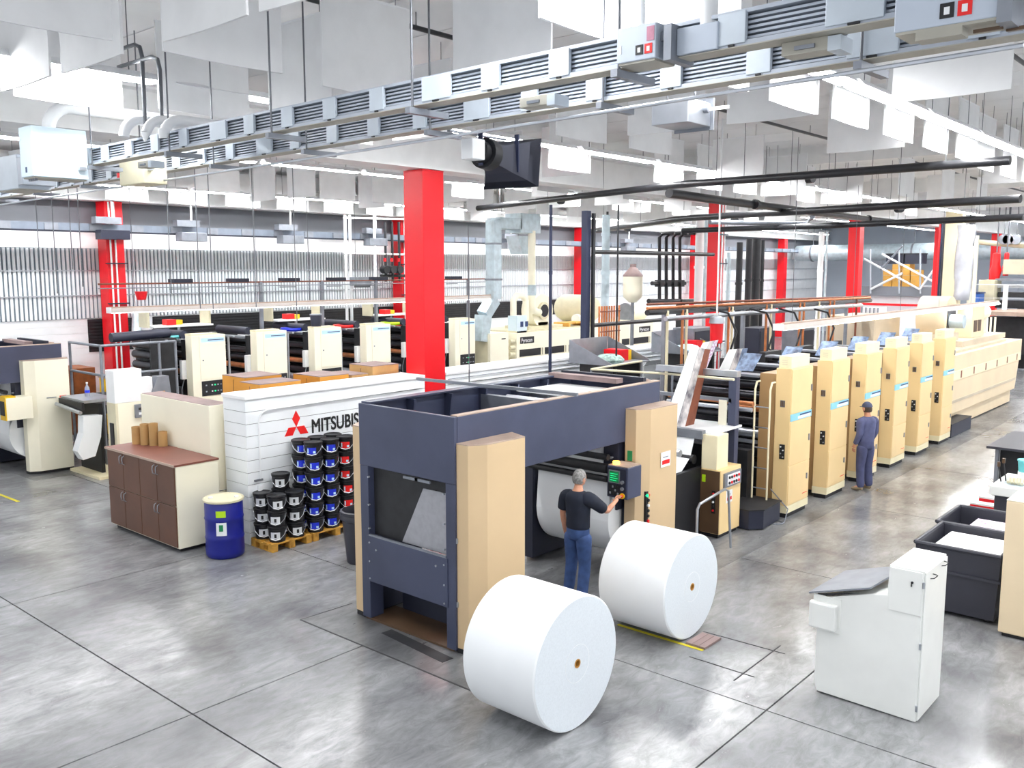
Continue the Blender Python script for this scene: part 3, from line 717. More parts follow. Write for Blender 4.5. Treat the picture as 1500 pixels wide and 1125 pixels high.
# coloured ink pans, rags and cans on the left units
for k, (mm, lab) in enumerate((('teal', 'folded pale teal rag on top of the first cream unit'), ('blue_label', 'blue ink tray on top of the third cream unit'), ('red_label', 'magenta red ink tray on top of the fourth cream unit'), ('lime', 'yellow green ink tray on top of the fifth cream unit'))):
    yy = 11.2 + 1.77 * (k + (0 if k == 0 else 1))
    t = thing('ink_tray' if k else 'rag', lab, 'tray' if k else 'rag', (-20.6, yy, 2.7))
    build(MB().lathe([(.01, 0), (.3, 0), (.34, .05), (.33, .09), (.2, .07), (.01, .06)], (-20.6, yy - .1, 2.7), 14), 'body', mm, t, True)
can = thing('ink_can', 'dark purple ink can standing on the third cream unit', 'can', (-19.85, 14.75, 2.8))
build(MB().lathe([(.13, 0), (.16, .3), (.155, .32)], (-19.85, 14.85, 2.84), 18), 'can_body', 'navy_dark', can, True); cy('can_rim', 'steel_dull', can, (-19.85, 14.85, 3.14), (-19.85, 14.85, 3.17), .165)
for k, lab in ((0, 'small red and yellow parts bin on the shelf behind the first cream unit'), (2, 'small red and yellow parts bin on the shelf behind the third cream unit'), (4, 'small red and yellow parts bin on the shelf behind the fifth cream unit')):
    yy = 11.35 + 1.77 * k
    t = thing('parts_bin', lab, 'bin', (-21.3, yy, 2.95)); bx('red_half', 'red_label', t, -21.45, -21.2, yy, yy + .25, 2.98, 3.12, bev=.01); bx('yellow_half', 'yellow', t, -21.44, -21.21, yy + .25, yy + .42, 2.98, 3.1)
for k in range(3):
    yy = 10.9 + 3.54 * k
    t = thing('wall_shelf', ('first', 'second', 'third')[k] + ' white shelf with end plates behind the cream units', 'shelf', (-21.4, yy + .8, 0))
    bx('board', 'white', t, -21.6, -21.0, yy, yy + 1.6, 2.94, 2.98)
    bx('end_plate', 'cream_dark', t, -21.65, -21.2, yy - .05, yy, 2.94, 3.4); bx('end_plate', 'cream_dark', t, -21.65, -21.2, yy + 1.6, yy + 1.65, 2.94, 3.4); bx('support_post', 'steel', t, -21.35, -21.3, yy + .8, yy + .85, 0, 2.94)
# pipe guard rail and gear end of the left press
g = thing('guard_rail', 'grey pipe guard rail around the infeed end of the left press', 'rail', (-20.5, 9.9, 0))
xs, ya, yb_ = (-19.75, -21.3), 9.0, 10.35
for (xx, yy) in ((-19.75, ya), (-19.75, yb_), (-21.3, ya), (-19.75, 10.75)):
    cy('post', 'steel_dull', g, (xx, yy, 0), (xx, yy, 2.72), .03)
for zz in (2.05, 2.7):
    tb('top_rail' if zz > 2.5 else 'mid_rail', 'steel_dull', g, [(-21.3, ya, zz), (-19.75, ya, zz)], .03); tb('top_rail' if zz > 2.5 else 'mid_rail', 'steel_dull', g, [(-19.75, ya, zz), (-19.75, 10.75, zz)], .03)
dk = thing('press_deck', 'dark raised work deck at the infeed end of the left press', 'platform', (-20.6, 9.9, 0))
bx('deck_plate', 'soot', dk, -22, -19.8, 8.95, 10.95, 1.3, 1.38)
for (xx, yy) in ((-19.9, 9.05), (-19.9, 10.8), (-21.8, 9.05)): bx('deck_leg', 'soot', dk, xx - .05, xx + .05, yy - .05, yy + .05, 0, 1.3)
for i in range(5): bx('support_rib', 'soot', dk, -21.9, -19.85, 9.1 + i * .4, 9.14 + i * .4, 1.18, 1.3)
for i, z in enumerate((1.55, 1.8, 2.05, 2.3, 2.55)):
    cy('infeed_roller', 'roller_dark', dk, (-21.6, 10.7, z), (-20.1, 10.7, z), .1)
bx('roller_frame', 'black', dk, -21.7, -20.1, 10.75, 10.95, 1.38, 2.75); bx('roller_frame', 'soot', dk, -20.12, -20.05, 10.3, 10.95, 1.38, 2.75)
tag(cy('blanket_roll', 'navy_dark', None, (-20.3, 9.5, 2.82), (-20.3, 10.9, 2.86), .11), 'dark rolled blanket lying over the guard rail of the left press', 'roll')
for (a, b) in ((9.45, 9.5), (10.9, 10.95)): pass
sp = thing('work_lamp', 'glowing lamp tube under the deck of the left press', 'lamp', (-19.75, 9.6, 1.1)); cy('lamp_tube', 'glow_tube', sp, (-19.72, 9.25, 1.12), (-19.72, 9.75, 1.2), .05); cy('lamp_cap', 'steel_dull', sp, (-19.72, 9.18, 1.11), (-19.72, 9.25, 1.12), .055)
for i, (z, mm) in enumerate(((2.25, 'galv'), (1.95, 'galv'))):
    t = thing('flexible_duct', ('upper' if i == 0 else 'lower') + ' grey air duct bending from the red column to the left press', 'duct', (-22, 10.5, z))
    tb('duct_tube', mm, t, [(-24.6, 12.3, z + 1.0 - i * .9), (-24.5, 12.2, z + .4 - i * .3), (-24.2, 12, z + .1), (-23.6, 11.8, z), (-21.9, 11.1, z)], .13, 12); cy('duct_collar', 'steel_dull', t, (-21.95, 11.12, z), (-21.8, 11.06, z), .15)

# ================================================================ infeed between roll stand and first unit
inf = thing('infeed_unit', 'web infeed with steel rollers and white paper between the roll stand and first unit', 'infeed unit', (-7.7, 13, 0))
bx('side_frame', 'black', inf, -7.3, -7.22, 12.1, 13.7, 0.02, 1.15); bx('side_frame', 'navy_dark', inf, -8.75, -8.62, 12.0, 14.4, .02, 1.9)
for (yy, zz, r, mm) in ((12.5, .42, .13, 'roller_dark'), (12.45, .8, .09, 'steel'), (12.7, 1.02, .07, 'black'), (12.95, 1.28, .08, 'black'), (13.3, 1.62, .08, 'steel_dull'), (12.5, 1.45, .06, 'steel')):
    cy('roller', mm, inf, (-8.62, yy, zz), (-7.3, yy, zz), r)
w = [(12.2, .2), (12.32, .8), (12.6, 1.1), (12.9, 1.32), (13.05, 1.68), (13.8, 1.72)]
for (a, b) in zip(w[:-1], w[1:]): build(MB().sheet((-8.55, a[0], a[1]), (-7.35, a[0], a[1]), (-7.35, b[0], b[1]), (-8.55, b[0], b[1]), .004), 'paper_web', 'paper', inf)
bx('roller_cover', 'steel_dull', inf, -8.62, -7.2, 13.0, 13.12, 1.62, 1.76)
bx('web_table', 'white', inf, -8.6, -7.1, 13.12, 14.2, 1.68, 1.72)
bx('post', 'navy', inf, -7.26, -7.12, 13.98, 14.12, .03, 2.62, bev=.006); bx('lintel', 'steel', inf, -8.7, -7.1, 13.96, 14.1, 2.56, 2.66)
bx('lintel', 'steel_dull', inf, -8.7, -7.2, 13.98, 14.06, 2.12, 2.18); bx('notice_plate', 'cream', inf, -7.42, -7.27, 13.95, 13.97, 1.72, 2.15)
for zz in (2.4, 2.25, 1.98, 1.85): cy('roller', 'roller_dark', inf, (-8.62, 14.4, zz), (-7.3, 14.4, zz), .08)
cy('roller', 'copper', inf, (-8.62, 14.3, 2.08), (-6.95, 14.3, 2.08), .04); cy('roller', 'steel', inf, (-8.62, 14.25, 1.98), (-6.95, 14.25, 1.98), .04)
bx('lower_frame', 'soot', inf, -8.7, -7.15, 14.55, 14.75, .05, 1.2)
st = thing('infeed_cabinet', 'short tan cabinet with slanted switch panel and red warning label', 'cabinet', (-7.05, 13.4, 0))
bx('body', 'unit_beige', st, -7.22, -6.86, 13.04, 13.74, .07, 1.14, bev=.008); bx('toe_plate', 'black', st, -7.2, -6.9, 13.07, 13.7, 0.003, .07)
bx('front_cover', 'brown_panel', st, -7.225, -6.875, 13.03, 13.04, .08, 1.12)
f = bx('switch_panel', 'steel_dull', st, -6.86, -6.82, 13.12, 13.68, .84, 1.08, bev=.005)
bx('panel_plate', 'white', f, -6.82, -6.815, 13.2, 13.62, .87, 1.05)
for i in range(5):
    for j in range(2): cy('switch', ('soot', 'red_bright', 'soot', 'soot', 'red_bright')[(i + j * 2) % 5], f, (-6.815, 13.25 + i * .08, .91 + j * .09), (-6.8, 13.25 + i * .08, .91 + j * .09), .024, 8)
sticker(st, -6.86, 13.24, 13.45, .56, .77)
b = bx('button_strip', 'black', st, -7.0, -6.94, 13.015, 13.03, .42, .8)
for i, mm in enumerate(('red_bright', 'soot', 'white', 'soot', 'red_bright')): cy('push_button', mm, b, (-6.97, 13.015, .47 + i * .07), (-6.97, 13.0, .47 + i * .07), .018, 8)
bx('notice', 'lime', st, -7.19, -7.13, 13.022, 13.03, .92, 1.04)
bx('upper_box', 'plinth_beige', st, -7.22, -6.94, 13.04, 13.42, 1.14, 1.7, bev=.008)
cy('indicator', 'yellow', st, (-6.86, 13.35, .44), (-6.85, 13.35, .44), .025, 10)
pl = thing('step_platform', 'dark steel step in front of the ladder by the first unit', 'step', (-6.85, 14.2, 0))
build(MB().prism([(-7.2, 13.8), (-6.72, 13.8), (-6.55, 14.0), (-6.6, 14.75), (-7.2, 14.75)], .02, .34), 'step_box', 'navy_dark', pl, bev=.006)
build(MB().prism([(-7.22, 13.78), (-6.71, 13.78), (-6.53, 13.99), (-6.58, 14.77), (-7.22, 14.77)], .34, .36), 'tread_plate', 'soot', pl)
ld = thing('ladder', 'narrow steel ladder fixed beside the first beige unit', 'ladder', (-6.95, 14.62, .36))
for xx in (-7.08, -6.8): tb('rail', 'plinth_beige', ld, [(xx, 14.62, .36), (xx, 14.62, 2.3), (xx, 14.68, 2.42), (xx, 14.8, 2.42)], .018)
for i in range(5): cy('rung', 'steel', ld, (-7.08, 14.62, .55 + i * .36), (-6.8, 14.62, .55 + i * .36), .012, 8)
hp = [(-6.62 + .16 * math.cos(a) , 14.55 + .13 * math.sin(a), .012) for a in [i * math.pi / 8 for i in range(16)]]
tag(tb('coiled_hose', 'steel_dull', None, hp + [(-6.46, 14.62, .012), (-6.5, 14.85, .2), (-6.85, 14.88, .5)], .01, 6), 'thin grey hose coiled on the floor by the step', 'hose')
# long slanting printed webs beside the first units
for k, (a, b, c2, d2, lab) in enumerate((((972, 622), (1012, 640), (1040, 512), (1012, 508), 'slanting white and brown web strip above the infeed'), ((1052, 545), (1085, 548), (1095, 510), (1068, 512), 'short slanting printed web strip behind the first unit'), ((995, 572), (1022, 570), (1052, 498), (1030, 502), 'white printed web strip rising behind the infeed'))):
    Xs = (-7.75, -8.2, -8.3)[k]
    P = [atx(*q, Xs) for q in (a, b, c2, d2)]
    t = thing('printed_web', lab, 'paper web', (Xs, P[0].y, 0)); build(MB().sheet(*[tuple(p) for p in P], .006), 'web_strip', 'paper', t)
    for (u0, u1, mm) in ((.42, .7, 'ink_sheet'), (.7, 1.0, ('rust', 'blue_sheet', 'printed')[k])):
        q = [P[0].lerp(P[1], u0), P[0].lerp(P[1], u1), P[3].lerp(P[2], u1), P[3].lerp(P[2], u0)]
        build(MB().sheet(*[tuple(p + Vector((.008, 0, 0))) for p in q], .004), 'printed_band', mm, t)

# ================================================================ men's aisle side: oven at the far end of the right press
ov = thing('drying_oven', 'long beige drying oven with slotted side at the far end of the right press', 'oven', (-7.9, 29.8, 0))
prof = [(25.75, .45), (33.2, .45), (33.55, 1.35), (33.8, 1.55), (33.8, 2.05), (25.75, 2.05)]
build(MB().prism(prof, -9.1, -6.92, 'x'), 'hood', 'oven_beige', ov, bev=.01)
bx('base', 'oven_beige', ov, -9.0, -7.0, 25.75, 33.0, .04, .5); bx('toe_plate', 'black', ov, -8.9, -7.05, 25.8, 32.9, 0.003, .04)
bx('slot_rail', 'plinth_beige', ov, -6.92, -6.9, 25.9, 33.7, 1.37, 1.62); bx('lower_rail', 'oven_top', ov, -6.92, -6.905, 25.9, 33.2, .75, .83)
for i in range(6): bx('slot', 'rust', ov, -6.9, -6.895, 26.7 + i * 1.28, 26.8 + i * 1.28, 1.4, 1.6)
bx('roof_tray', 'oven_top', ov, -9.0, -7.1, 25.9, 32.5, 2.05, 2.12)
bx('roof_step', 'oven_top', ov, -8.8, -7.3, 28.2, 33.2, 2.12, 2.28)
bx('roof_slot', 'brown_panel', ov, -8.6, -7.6, 26.4, 27.6, 2.12, 2.14)
fan = thing('oven_fan', 'beige fan housing with round casing and motor on the oven roof', 'fan', (-8.0, 28.6, 2.28))
cy('casing', 'oven_beige', fan, (-8.5, 28.4, 2.95), (-7.7, 28.4, 2.95), .62, 28); bx('inlet_plate', 'black', fan, -7.7, -7.68, 28.0, 28.8, 2.65, 3.2); cy('motor', 'galv', fan, (-7.7, 28.3, 2.85), (-7.3, 28.3, 2.85), .2)
bx('pedestal', 'oven_top', fan, -8.4, -7.6, 28.0, 28.9, 2.28, 2.5)
bb = thing('burner_box', 'beige burner box with louvred front on the oven roof', 'box', (-8, 30.6, 2.28))
bx('body', 'oven_beige', bb, -8.5, -7.5, 29.9, 31.3, 2.28, 3.25, bev=.01)
for i in range(2): bx('louvre', 'brown_panel', bb, -7.5, -7.49, 30.1 + i * .45, 30.45 + i * .45, 2.45, 2.8)
dm = thing('blower_motor', 'horizontal cream blower motor on posts at the oven end', 'motor', (-7.9, 32.6, 2.28))
build(MB().lathe([(.05, 0), (.2, .03), (.24, .15), (.24, .75), (.2, .88), (.05, .9)], (-7.9, 32.0, 2.95), 20, 'y'), 'motor_body', 'cream', dm, True)
for yy in (32.15, 32.7): bx('stand', 'white', dm, -8.05, -7.75, yy, yy + .12, 2.28, 2.75)
for i in range(3): tb('pipe', 'cream', dm, [(-7.7 + i * .1, 32.4 + i * .12, 2.28), (-7.7 + i * .1, 32.4 + i * .12, 2.8)], .03)
hb = thing('oven_duct_box', 'large plain beige duct box standing at the near end of the oven roof', 'box', (-9.6, 27, 2.0)); bx('body', 'oven_top', hb, -10.6, -9.2, 26.4, 28.6, .003, 3.0, bev=.01); bx('opening', 'black', hb, -9.2, -9.19, 27.0, 27.4, 2.0, 2.3)
sk = thing('kick_step', 'dark grey step box along the near end of the oven base', 'step', (-6.75, 25.9, 0)); bx('step_box', 'navy_dark', sk, -6.98, -6.6, 25.0, 26.85, 0.003, .34, bev=.008); bx('tread', 'soot', sk, -6.99, -6.59, 24.99, 26.86, .34, .36)
# strip lights over both presses
def strip_light(label, X, y0_, y1_, z):
    t = thing('strip_light', label, 'light', (X, (y0_ + y1_) / 2, z))
    build(MB().prism([(z + .1, X - .05), (z + .1, X + .05), (z, X + .12), (z, X - .12)][::-1], y0_, y1_, 'y'), 'reflector', 'strip_grey', t)
    bx('channel', 'tan_top', t, X - .05, X + .05, y0_, y1_, z + .1, z + .13); bx('end_cap', 'white', t, X - .11, X + .11, y0_ - .02, y0_, z - .01, z + .12)
    bx('tube_row', 'glow_tube', t, X - .07, X + .07, y0_ + .05, y1_ - .05, z - .012, z)
    yy = y0_ + .6
    while yy < y1_: cy('hanger', 'rod', t, (X, yy, z + .12), (X, yy, 6.95 if X < -10 else 6.2), .006, 6); yy += 3.2
    return t
strip_light('long white strip light hung over the right press units', -7.6, 16.6, 33.2, 3.2)
strip_light('long white strip light hung over the left press units', -20.0, 9.36, 22.4, 3.4)

# ================================================================ left foreground: storage, drum, pails
cb_ = thing('storage_cabinet', 'low cabinet with eight brown doors and brown top next to the blue drum', 'cabinet', (-13.9, 7.2, 0))
bx('body', 'cream', cb_, -15.05, -12.8, 6.88, 7.6, .07, 1.37, bev=.006); bx('worktop', 'brown_top', cb_, -15.08, -12.79, 6.85, 7.61, 1.37, 1.4); bx('front_edge', 'tan_top', cb_, -15.08, -12.79, 6.838, 6.85, 1.365, 1.402)
bx('base', 'soot', cb_, -15.0, -12.9, 6.95, 7.55, 0.003, .07)
for i in range(4):
    for j in range(2):
        xa = -15.03 + i * .552; za = (.09, .745)[j]; zb = (.735, 1.355)[j]
        d = bx('door', 'brown_door', cb_, xa + .005, xa + .545, 6.858, 6.88, za, zb, bev=.004)
        hx = xa + (.5 if i % 2 == 0 else .05)
        tb('handle', 'steel', d, [(hx, 6.858, zb - .18), (hx, 6.825, zb - .16), (hx, 6.82, zb - .1), (hx, 6.825, zb - .05), (hx, 6.858, zb - .03)], .008, 6)
tl = thing('tall_cabinet', 'tall plain cream cabinet with dusty top behind the brown cabinet', 'cabinet', (-14.2, 7.84, 0))
bx('body', 'cream', tl, -15.32, -13.08, 7.64, 8.04, .003, 2.2, bev=.006); bx('dusty_top', 'dusty_top', tl, -15.3, -13.1, 7.65, 8.03, 2.2, 2.206)
bx('side_seam', 'steel_dull', tl, -13.08, -13.072, 7.7, 8.0, .78, .79)
for i, (px_, py_, h, lab) in enumerate(((176, 646, .3, 'shortest front cardboard core tube on the brown cabinet top'), (187, 643, .36, 'middle tall cardboard core tube on the brown cabinet top'), (197, 640, .38, 'cardboard core tube nearest the tall cabinet'), (202, 639, .25, 'low cardboard core tube half hidden by the tall cabinet'))):
    p = Vector(((-14.9, -14.72, -14.55, -14.38)[i], (7.32, 7.38, 7.45, 7.52)[i], 1.4))
    t = thing('core_tube', lab, 'tube', (p.x, p.y, 1.4), 'cardboard cores on the cabinet')
    m = MB().lathe([(.055, 0), (.075, 0), (.075, h), (.055, h), (.055, .02)], (p.x, p.y, 1.4), 18); m.f = m.f[:-2]
    build(m, 'tube_wall', 'cardboard', t, True)
dr = thing('blue_drum', 'blue plastic drum with pale lid and green stickers beside the white wall', 'drum', (-12.2, 7.33, 0))
DC = (-12.24, 7.33, 0)
build(MB().lathe([(.26, .003), (.285, .03), (.29, .1), (.285, .28), (.295, .31), (.285, .34), (.285, .58), (.295, .61), (.285, .64), (.285, .84), (.265, .88)], DC, 36), 'barrel', 'blue_drum', dr, True)
build(MB().lathe([(.05, .885), (.27, .885), (.3, .87), (.305, .9), (.285, .915), (.27, .9), (.05, .895)], DC, 36), 'lid', 'cream_dark', dr, True)
for a in (1.0, 4.0): cy('bung', 'white', dr, (DC[0] + .19 * math.cos(a), DC[1] + .19 * math.sin(a), .89), (DC[0] + .19 * math.cos(a), DC[1] + .19 * math.sin(a), .915), .035)
def wrap_label(par, name, mat, c, r, a0, a1, z0, z1, n=5):
    m = MB(); vs_ = []
    for i in range(n + 1):
        a = a0 + (a1 - a0) * i / n
        for rr in (r, r + .003):
            for z in (z0, z1): vs_.append((c[0] + rr * math.cos(a), c[1] + rr * math.sin(a), c[2] + z))
    fs = []
    for i in range(n):
        b = i * 4; fs += [(b + 2, b + 6, b + 7, b + 3), (b, b + 1, b + 5, b + 4), (b + 3, b + 7, b + 5, b + 1), (b, b + 4, b + 6, b + 2)]
    fs += [(0, 2, 3, 1), (n * 4, n * 4 + 1, n * 4 + 3, n * 4 + 2)]
    return build(m.add(vs_, fs), name, mat, par)
AV = math.atan2(-DC[1], -DC[0])      # angle that faces the aisle where the picture is taken from
wrap_label(dr, 'hazard_sticker', 'lime', DC, .29, AV - .42, AV + .08, .66, .76); wrap_label(dr, 'info_sticker', 'white', DC, .294, AV - .42, AV + .1, .38, .58)
wrap_label(dr, 'info_emblem', 'green', DC, .298, AV - .27, AV - .07, .45, .55, 3)

def pail(labmat, ang):
    t = thing('ink_pail', 'x', 'pail', (0, 0, 0), 'black ink pails stacked on pallets')
    build(MB().lathe([(.125, 0), (.14, .198), (.148, .203), (.148, .217), (.142, .222), (.142, .23)], (0, 0, 0), 24), 'bucket', 'bucket', t, True)
    build(MB().lathe([(.02, .23), (.14, .23), (.152, .226), (.152, .24), (.14, .2465), (.128, .237), (.02, .237)], (0, 0, 0), 24), 'lid', 'bucket', t, True)
    if labmat:
        l = wrap_label(t, 'paper_label', labmat, (0, 0, 0), .1395, ang - .55, ang + .5, .06, .165, 6)
        if labmat == 'grey_label': wrap_label(t, 'label_emblem', 'text_black', (0, 0, 0), .1435, ang - .12, ang + .12, .08, .14, 2)
        else:
            wrap_label(t, 'label_patch', 'sky_strip', (0, 0, 0), .1435, ang - .5, ang - .36, .075, .15, 2); wrap_label(t, 'label_patch', 'sky_strip', (0, 0, 0), .1435, ang + .16, ang + .42, .075, .11, 2)
    pts = [(.152 * math.cos(ang + s), .152 * math.sin(ang + s), z) for s, z in ((-1.35, .19), (-1.0, .12), (-.5, .06), (0, .045), (.5, .06), (1.0, .12), (1.35, .19))]
    tb('bail_handle', 'steel', t, pts, .004, 5)
    tb('grip', 'white', t, pts[2:5], .009, 6)
    return t
protos = {m: pail(m, math.atan2(-8.5, 12)) for m in ('blue_label', 'grey_label', 'red_label')}
used = set()
def pallet(label, x0, x1, y0, y1):
    t = thing('pallet', label, 'pallet', ((x0 + x1) / 2, (y0 + y1) / 2, 0), 'yellow wooden pallets under the pails')
    for i in range(4): bx('deck_board', 'pallet', t, x0 + i * (x1 - x0 - .1) / 3, x0 + .1 + i * (x1 - x0 - .1) / 3, y0, y1, .115, .135)
    for yy in (y0, (y0 + y1) / 2 - .05, y1 - .1):
        bx('stringer', 'pallet', t, x0, x1, yy, yy + .1, .095, .115)
        for xx in (x0, (x0 + x1) / 2 - .06, x1 - .12): bx('block', 'pallet', t, xx, xx + .12, yy, yy + .1, .022, .095)
        bx('bottom_board', 'pallet', t, x0, x1, yy, yy + .1, .003, .022)
pallet('yellow wooden pallet under the pails with white labels', -12.32, -11.74, 7.84, 8.58)
pallet('yellow wooden pallet under the tall stacks with blue labels', -12.32, -11.74, 8.62, 9.6)
stacks = [(-12.19, 7.99, 3, 'grey_label', 'shortest corner stack'), (-11.875, 8.03, 3, 'grey_label', 'front stack at the pallet corner'), (-11.875, 8.38, 3, 'grey_label', 'third white labelled stack'), (-12.19, 8.34, 4, 'grey_label', 'four-high stack against the wall'),
          (-11.875, 8.76, 6, 'blue_label', 'front tall stack'), (-12.19, 8.74, 6, 'blue_label', 'tall stack behind the front one'), (-11.875, 9.09, 6, 'blue_label', 'second front tall stack'), (-12.19, 9.07, 6, 'blue_label', 'second tall stack along the wall'), (-11.875, 9.42, 6, 'red_label', 'front red labelled stack'), (-12.19, 9.4, 6, 'red_label', 'red labelled stack along the wall')]
ORD = ['bottom', 'second', 'third', 'fourth', 'fifth', 'top']
for (x, y, n, m, nm) in stacks:
    for k in range(n):
        o = protos[m] if m not in used else clone(protos[m]); used.add(m)
        o.location = (x + random.uniform(-.002, .002), y + random.uniform(-.003, .003), .1355 + k * .247)
        o.rotation_euler = (0, 0, random.uniform(-.22, .22))
        c_ = {'grey_label': 'white', 'blue_label': 'blue', 'red_label': 'red'}[m]
        o['label'] = f'black ink pail with {c_} label, ' + ('top' if k == n - 1 else ORD[k]) + ' of the ' + nm
tp = atz(526, 832); tcx, tcy = tp.x - .22, tp.y + .22
tc = thing('trash_can', 'dark grey plastic trash can behind the roll stand front', 'trash can', (tcx, tcy, 0))
build(MB().lathe([(.2, .003), (.21, .02), (.27, .66), (.3, .68), (.3, .72), (.29, .75), (.3, .76), (.3, .8), (.27, .81), (.26, .78), (.2, .1), (.02, .09)], (tcx, tcy, 0), 24), 'can', 'bin_black', tc, True)

# storage behind the low white wall
for k, (x0, x1, y0, y1, z, mm, lab) in enumerate(((-14.4, -13.68, 8.7, 9.45, 2.5, 'box_orange', 'tall orange brown cabinet behind the white wall, leftmost'), (-13.64, -13.04, 8.57, 9.4, 2.45, 'box_orange', 'orange brown cabinet with dusty top against the white wall'), (-13.9, -13.1, 9.85, 10.5, 2.46, 'box_orange', 'second orange brown cabinet behind the white wall'), (-13.8, -13.08, 10.55, 10.95, 2.43, 'cardboard', 'low dusty cabinet between orange cabinet and cardboard box'), (-13.7, -13.02, 11.0, 11.65, 2.56, 'cardboard', 'big tan box behind the white wall left of the red column'))):
    t = thing('storage_box', lab, 'cabinet', ((x0 + x1) / 2, (y0 + y1) / 2, 0), 'cabinets behind the white wall'); bx('carcass', mm, t, x0, x1, y0, y1, .003, z, bev=.005); bx('dusty_top', 'dusty_top', t, x0, x1, y0, y1, z, z + .012)
    bx('door_seam', 'brown_door', t, (x0 + x1) / 2 - .004, (x0 + x1) / 2 + .004, y0 - .004, y0, .1, z - .05)
# things between the left roll stand and the tall cabinet
cc = thing('infeed_console', 'cream console with switch panel behind the brown cabinet', 'console', (-18.2, 9.0, 0))
cx0, cx1 = -17.6, -17.0
A = atz(150, 735); 
bx('body', 'cream', cc, -18.6, -18.25, 8.6, 9.9, .003, 1.62, bev=.008); bx('dark_end', 'cream_dark', cc, -18.62, -18.24, 8.55, 8.6, .003, 1.62)
f = bx('switch_panel', 'steel_dull', cc, -18.25, -18.2, 8.95, 9.8, 1.28, 1.56, bev=.006)
for i in range(6):
    for j in range(2): bx('switch', ('white', 'soot', 'led_red', 'steel', 'soot', 'white')[(i + j) % 6], f, -18.2, -18.19, 9.02 + i * .12, 9.08 + i * .12, 1.34 + j * .1, 1.39 + j * .1)
bx('red_mark', 'red_label', cc, -18.25, -18.244, 9.45, 9.7, 1.14, 1.19); bx('button_strip', 'black', cc, -18.5, -18.35, 8.53, 8.55, .7, 1.2)
wb = thing('white_cabinet_box', 'plain white box on top of the cream console', 'box', (-18.4, 9.1, 1.62)); bx('body', 'white', wb, -18.62, -18.25, 8.55, 9.15, 1.62, 2.3, bev=.01); bx('side_bracket', 'white', wb, -18.5, -18.3, 9.15, 9.4, 1.62, 2.1)
sc_ = thing('grey_fan_guard', 'dark grey slanted guard beside the white box on the console', 'guard', (-18.35, 9.55, 1.62)); build(MB().prism([(9.3, 1.62), (9.8, 1.62), (9.75, 2.1), (9.5, 2.1)], -18.5, -18.25, 'x'), 'guard_plate', 'steel_dull', sc_, bev=.006); bx('sticker', 'box_orange', sc_, -18.25, -18.246, 9.55, 9.65, 1.68, 1.78)
pb = thing('hanging_paper', 'white paper web hanging in folds beside the cream console', 'paper web', (-18.9, 8.4, 0))
pp = [atx(q, r, -18.9) for q, r in ((122, 610), (150, 608), (148, 640), (140, 668), (122, 674), (114, 662), (122, 635))]
m = MB(); n = len(pp); m.add([tuple(p) for p in pp] + [tuple(p + Vector((-.25, 0, 0))) for p in pp], [tuple(range(n))[::-1], tuple(range(n, 2 * n))] + [((i + 1) % n, i, n + i, n + (i + 1) % n) for i in range(n)]); build(m, 'paper_fold', 'paper', pb)
fr = thing('infeed_stand', 'dark infeed frame with steel tray behind the hanging paper', 'frame', (-19.6, 8.6, 0)); bx('frame_plate', 'black', fr, -20.0, -19.0, 8.55, 8.62, .05, 1.55); bx('tray', 'steel', fr, -20.0, -18.9, 8.2, 8.9, 1.6, 1.66); bx('tray_edge', 'black', fr, -20.0, -18.88, 8.15, 8.2, 1.45, 1.62); cy('tray_bar', 'steel', fr, (-20, 8.1, 1.5), (-18.85, 8.1, 1.42), .04); bx('foot_plate', 'plinth_beige', fr, -20.0, -18.6, 8.3, 9.2, .003, .06)
wc = thing('wooden_cupboard', 'brown wooden cupboard against the white wall behind the left roll stand', 'cupboard', (-24.7, 10.5, 0)); bx('carcass', 'wood_brown', wc, -25.3, -24.3, 9.7, 10.9, .003, 1.75, bev=.01); bx('door', 'wood_brown', wc, -24.3, -24.28, 9.75, 10.3, .1, 1.7); bx('door', 'wood_brown', wc, -24.3, -24.28, 10.32, 10.86, .1, 1.7)
yb = thing('yellow_bin', 'yellow waste bin beside the wooden cupboard', 'bin', (-23.6, 11.2, 0)); bx('body', 'yellow', yb, -24, -23.5, 10.85, 11.3, .003, 1.5, bev=.02); bx('lid', 'tan_top', yb, -24.02, -23.48, 10.83, 11.32, 1.5, 1.56)
bt = thing('water_bottle', 'clear water bottle with blue label in front of the wooden cupboard', 'bottle', (-20.5, 8.9, 1.66)); p = atx(122, 605, -19.5)
build(MB().lathe([(.04, 0), (.05, .02), (.05, .16), (.045, .19), (.018, .24), (.018, .28)], (-19.5, 8.55, 1.66), 14), 'flask', 'clear_film', bt, True); cy('label', 'blue_label', bt, (-19.5, 8.55, 1.74), (-19.5, 8.55, 1.8), .052); cy('cap', 'white', bt, (-19.5, 8.55, 1.94), (-19.5, 8.55, 1.965), .022)

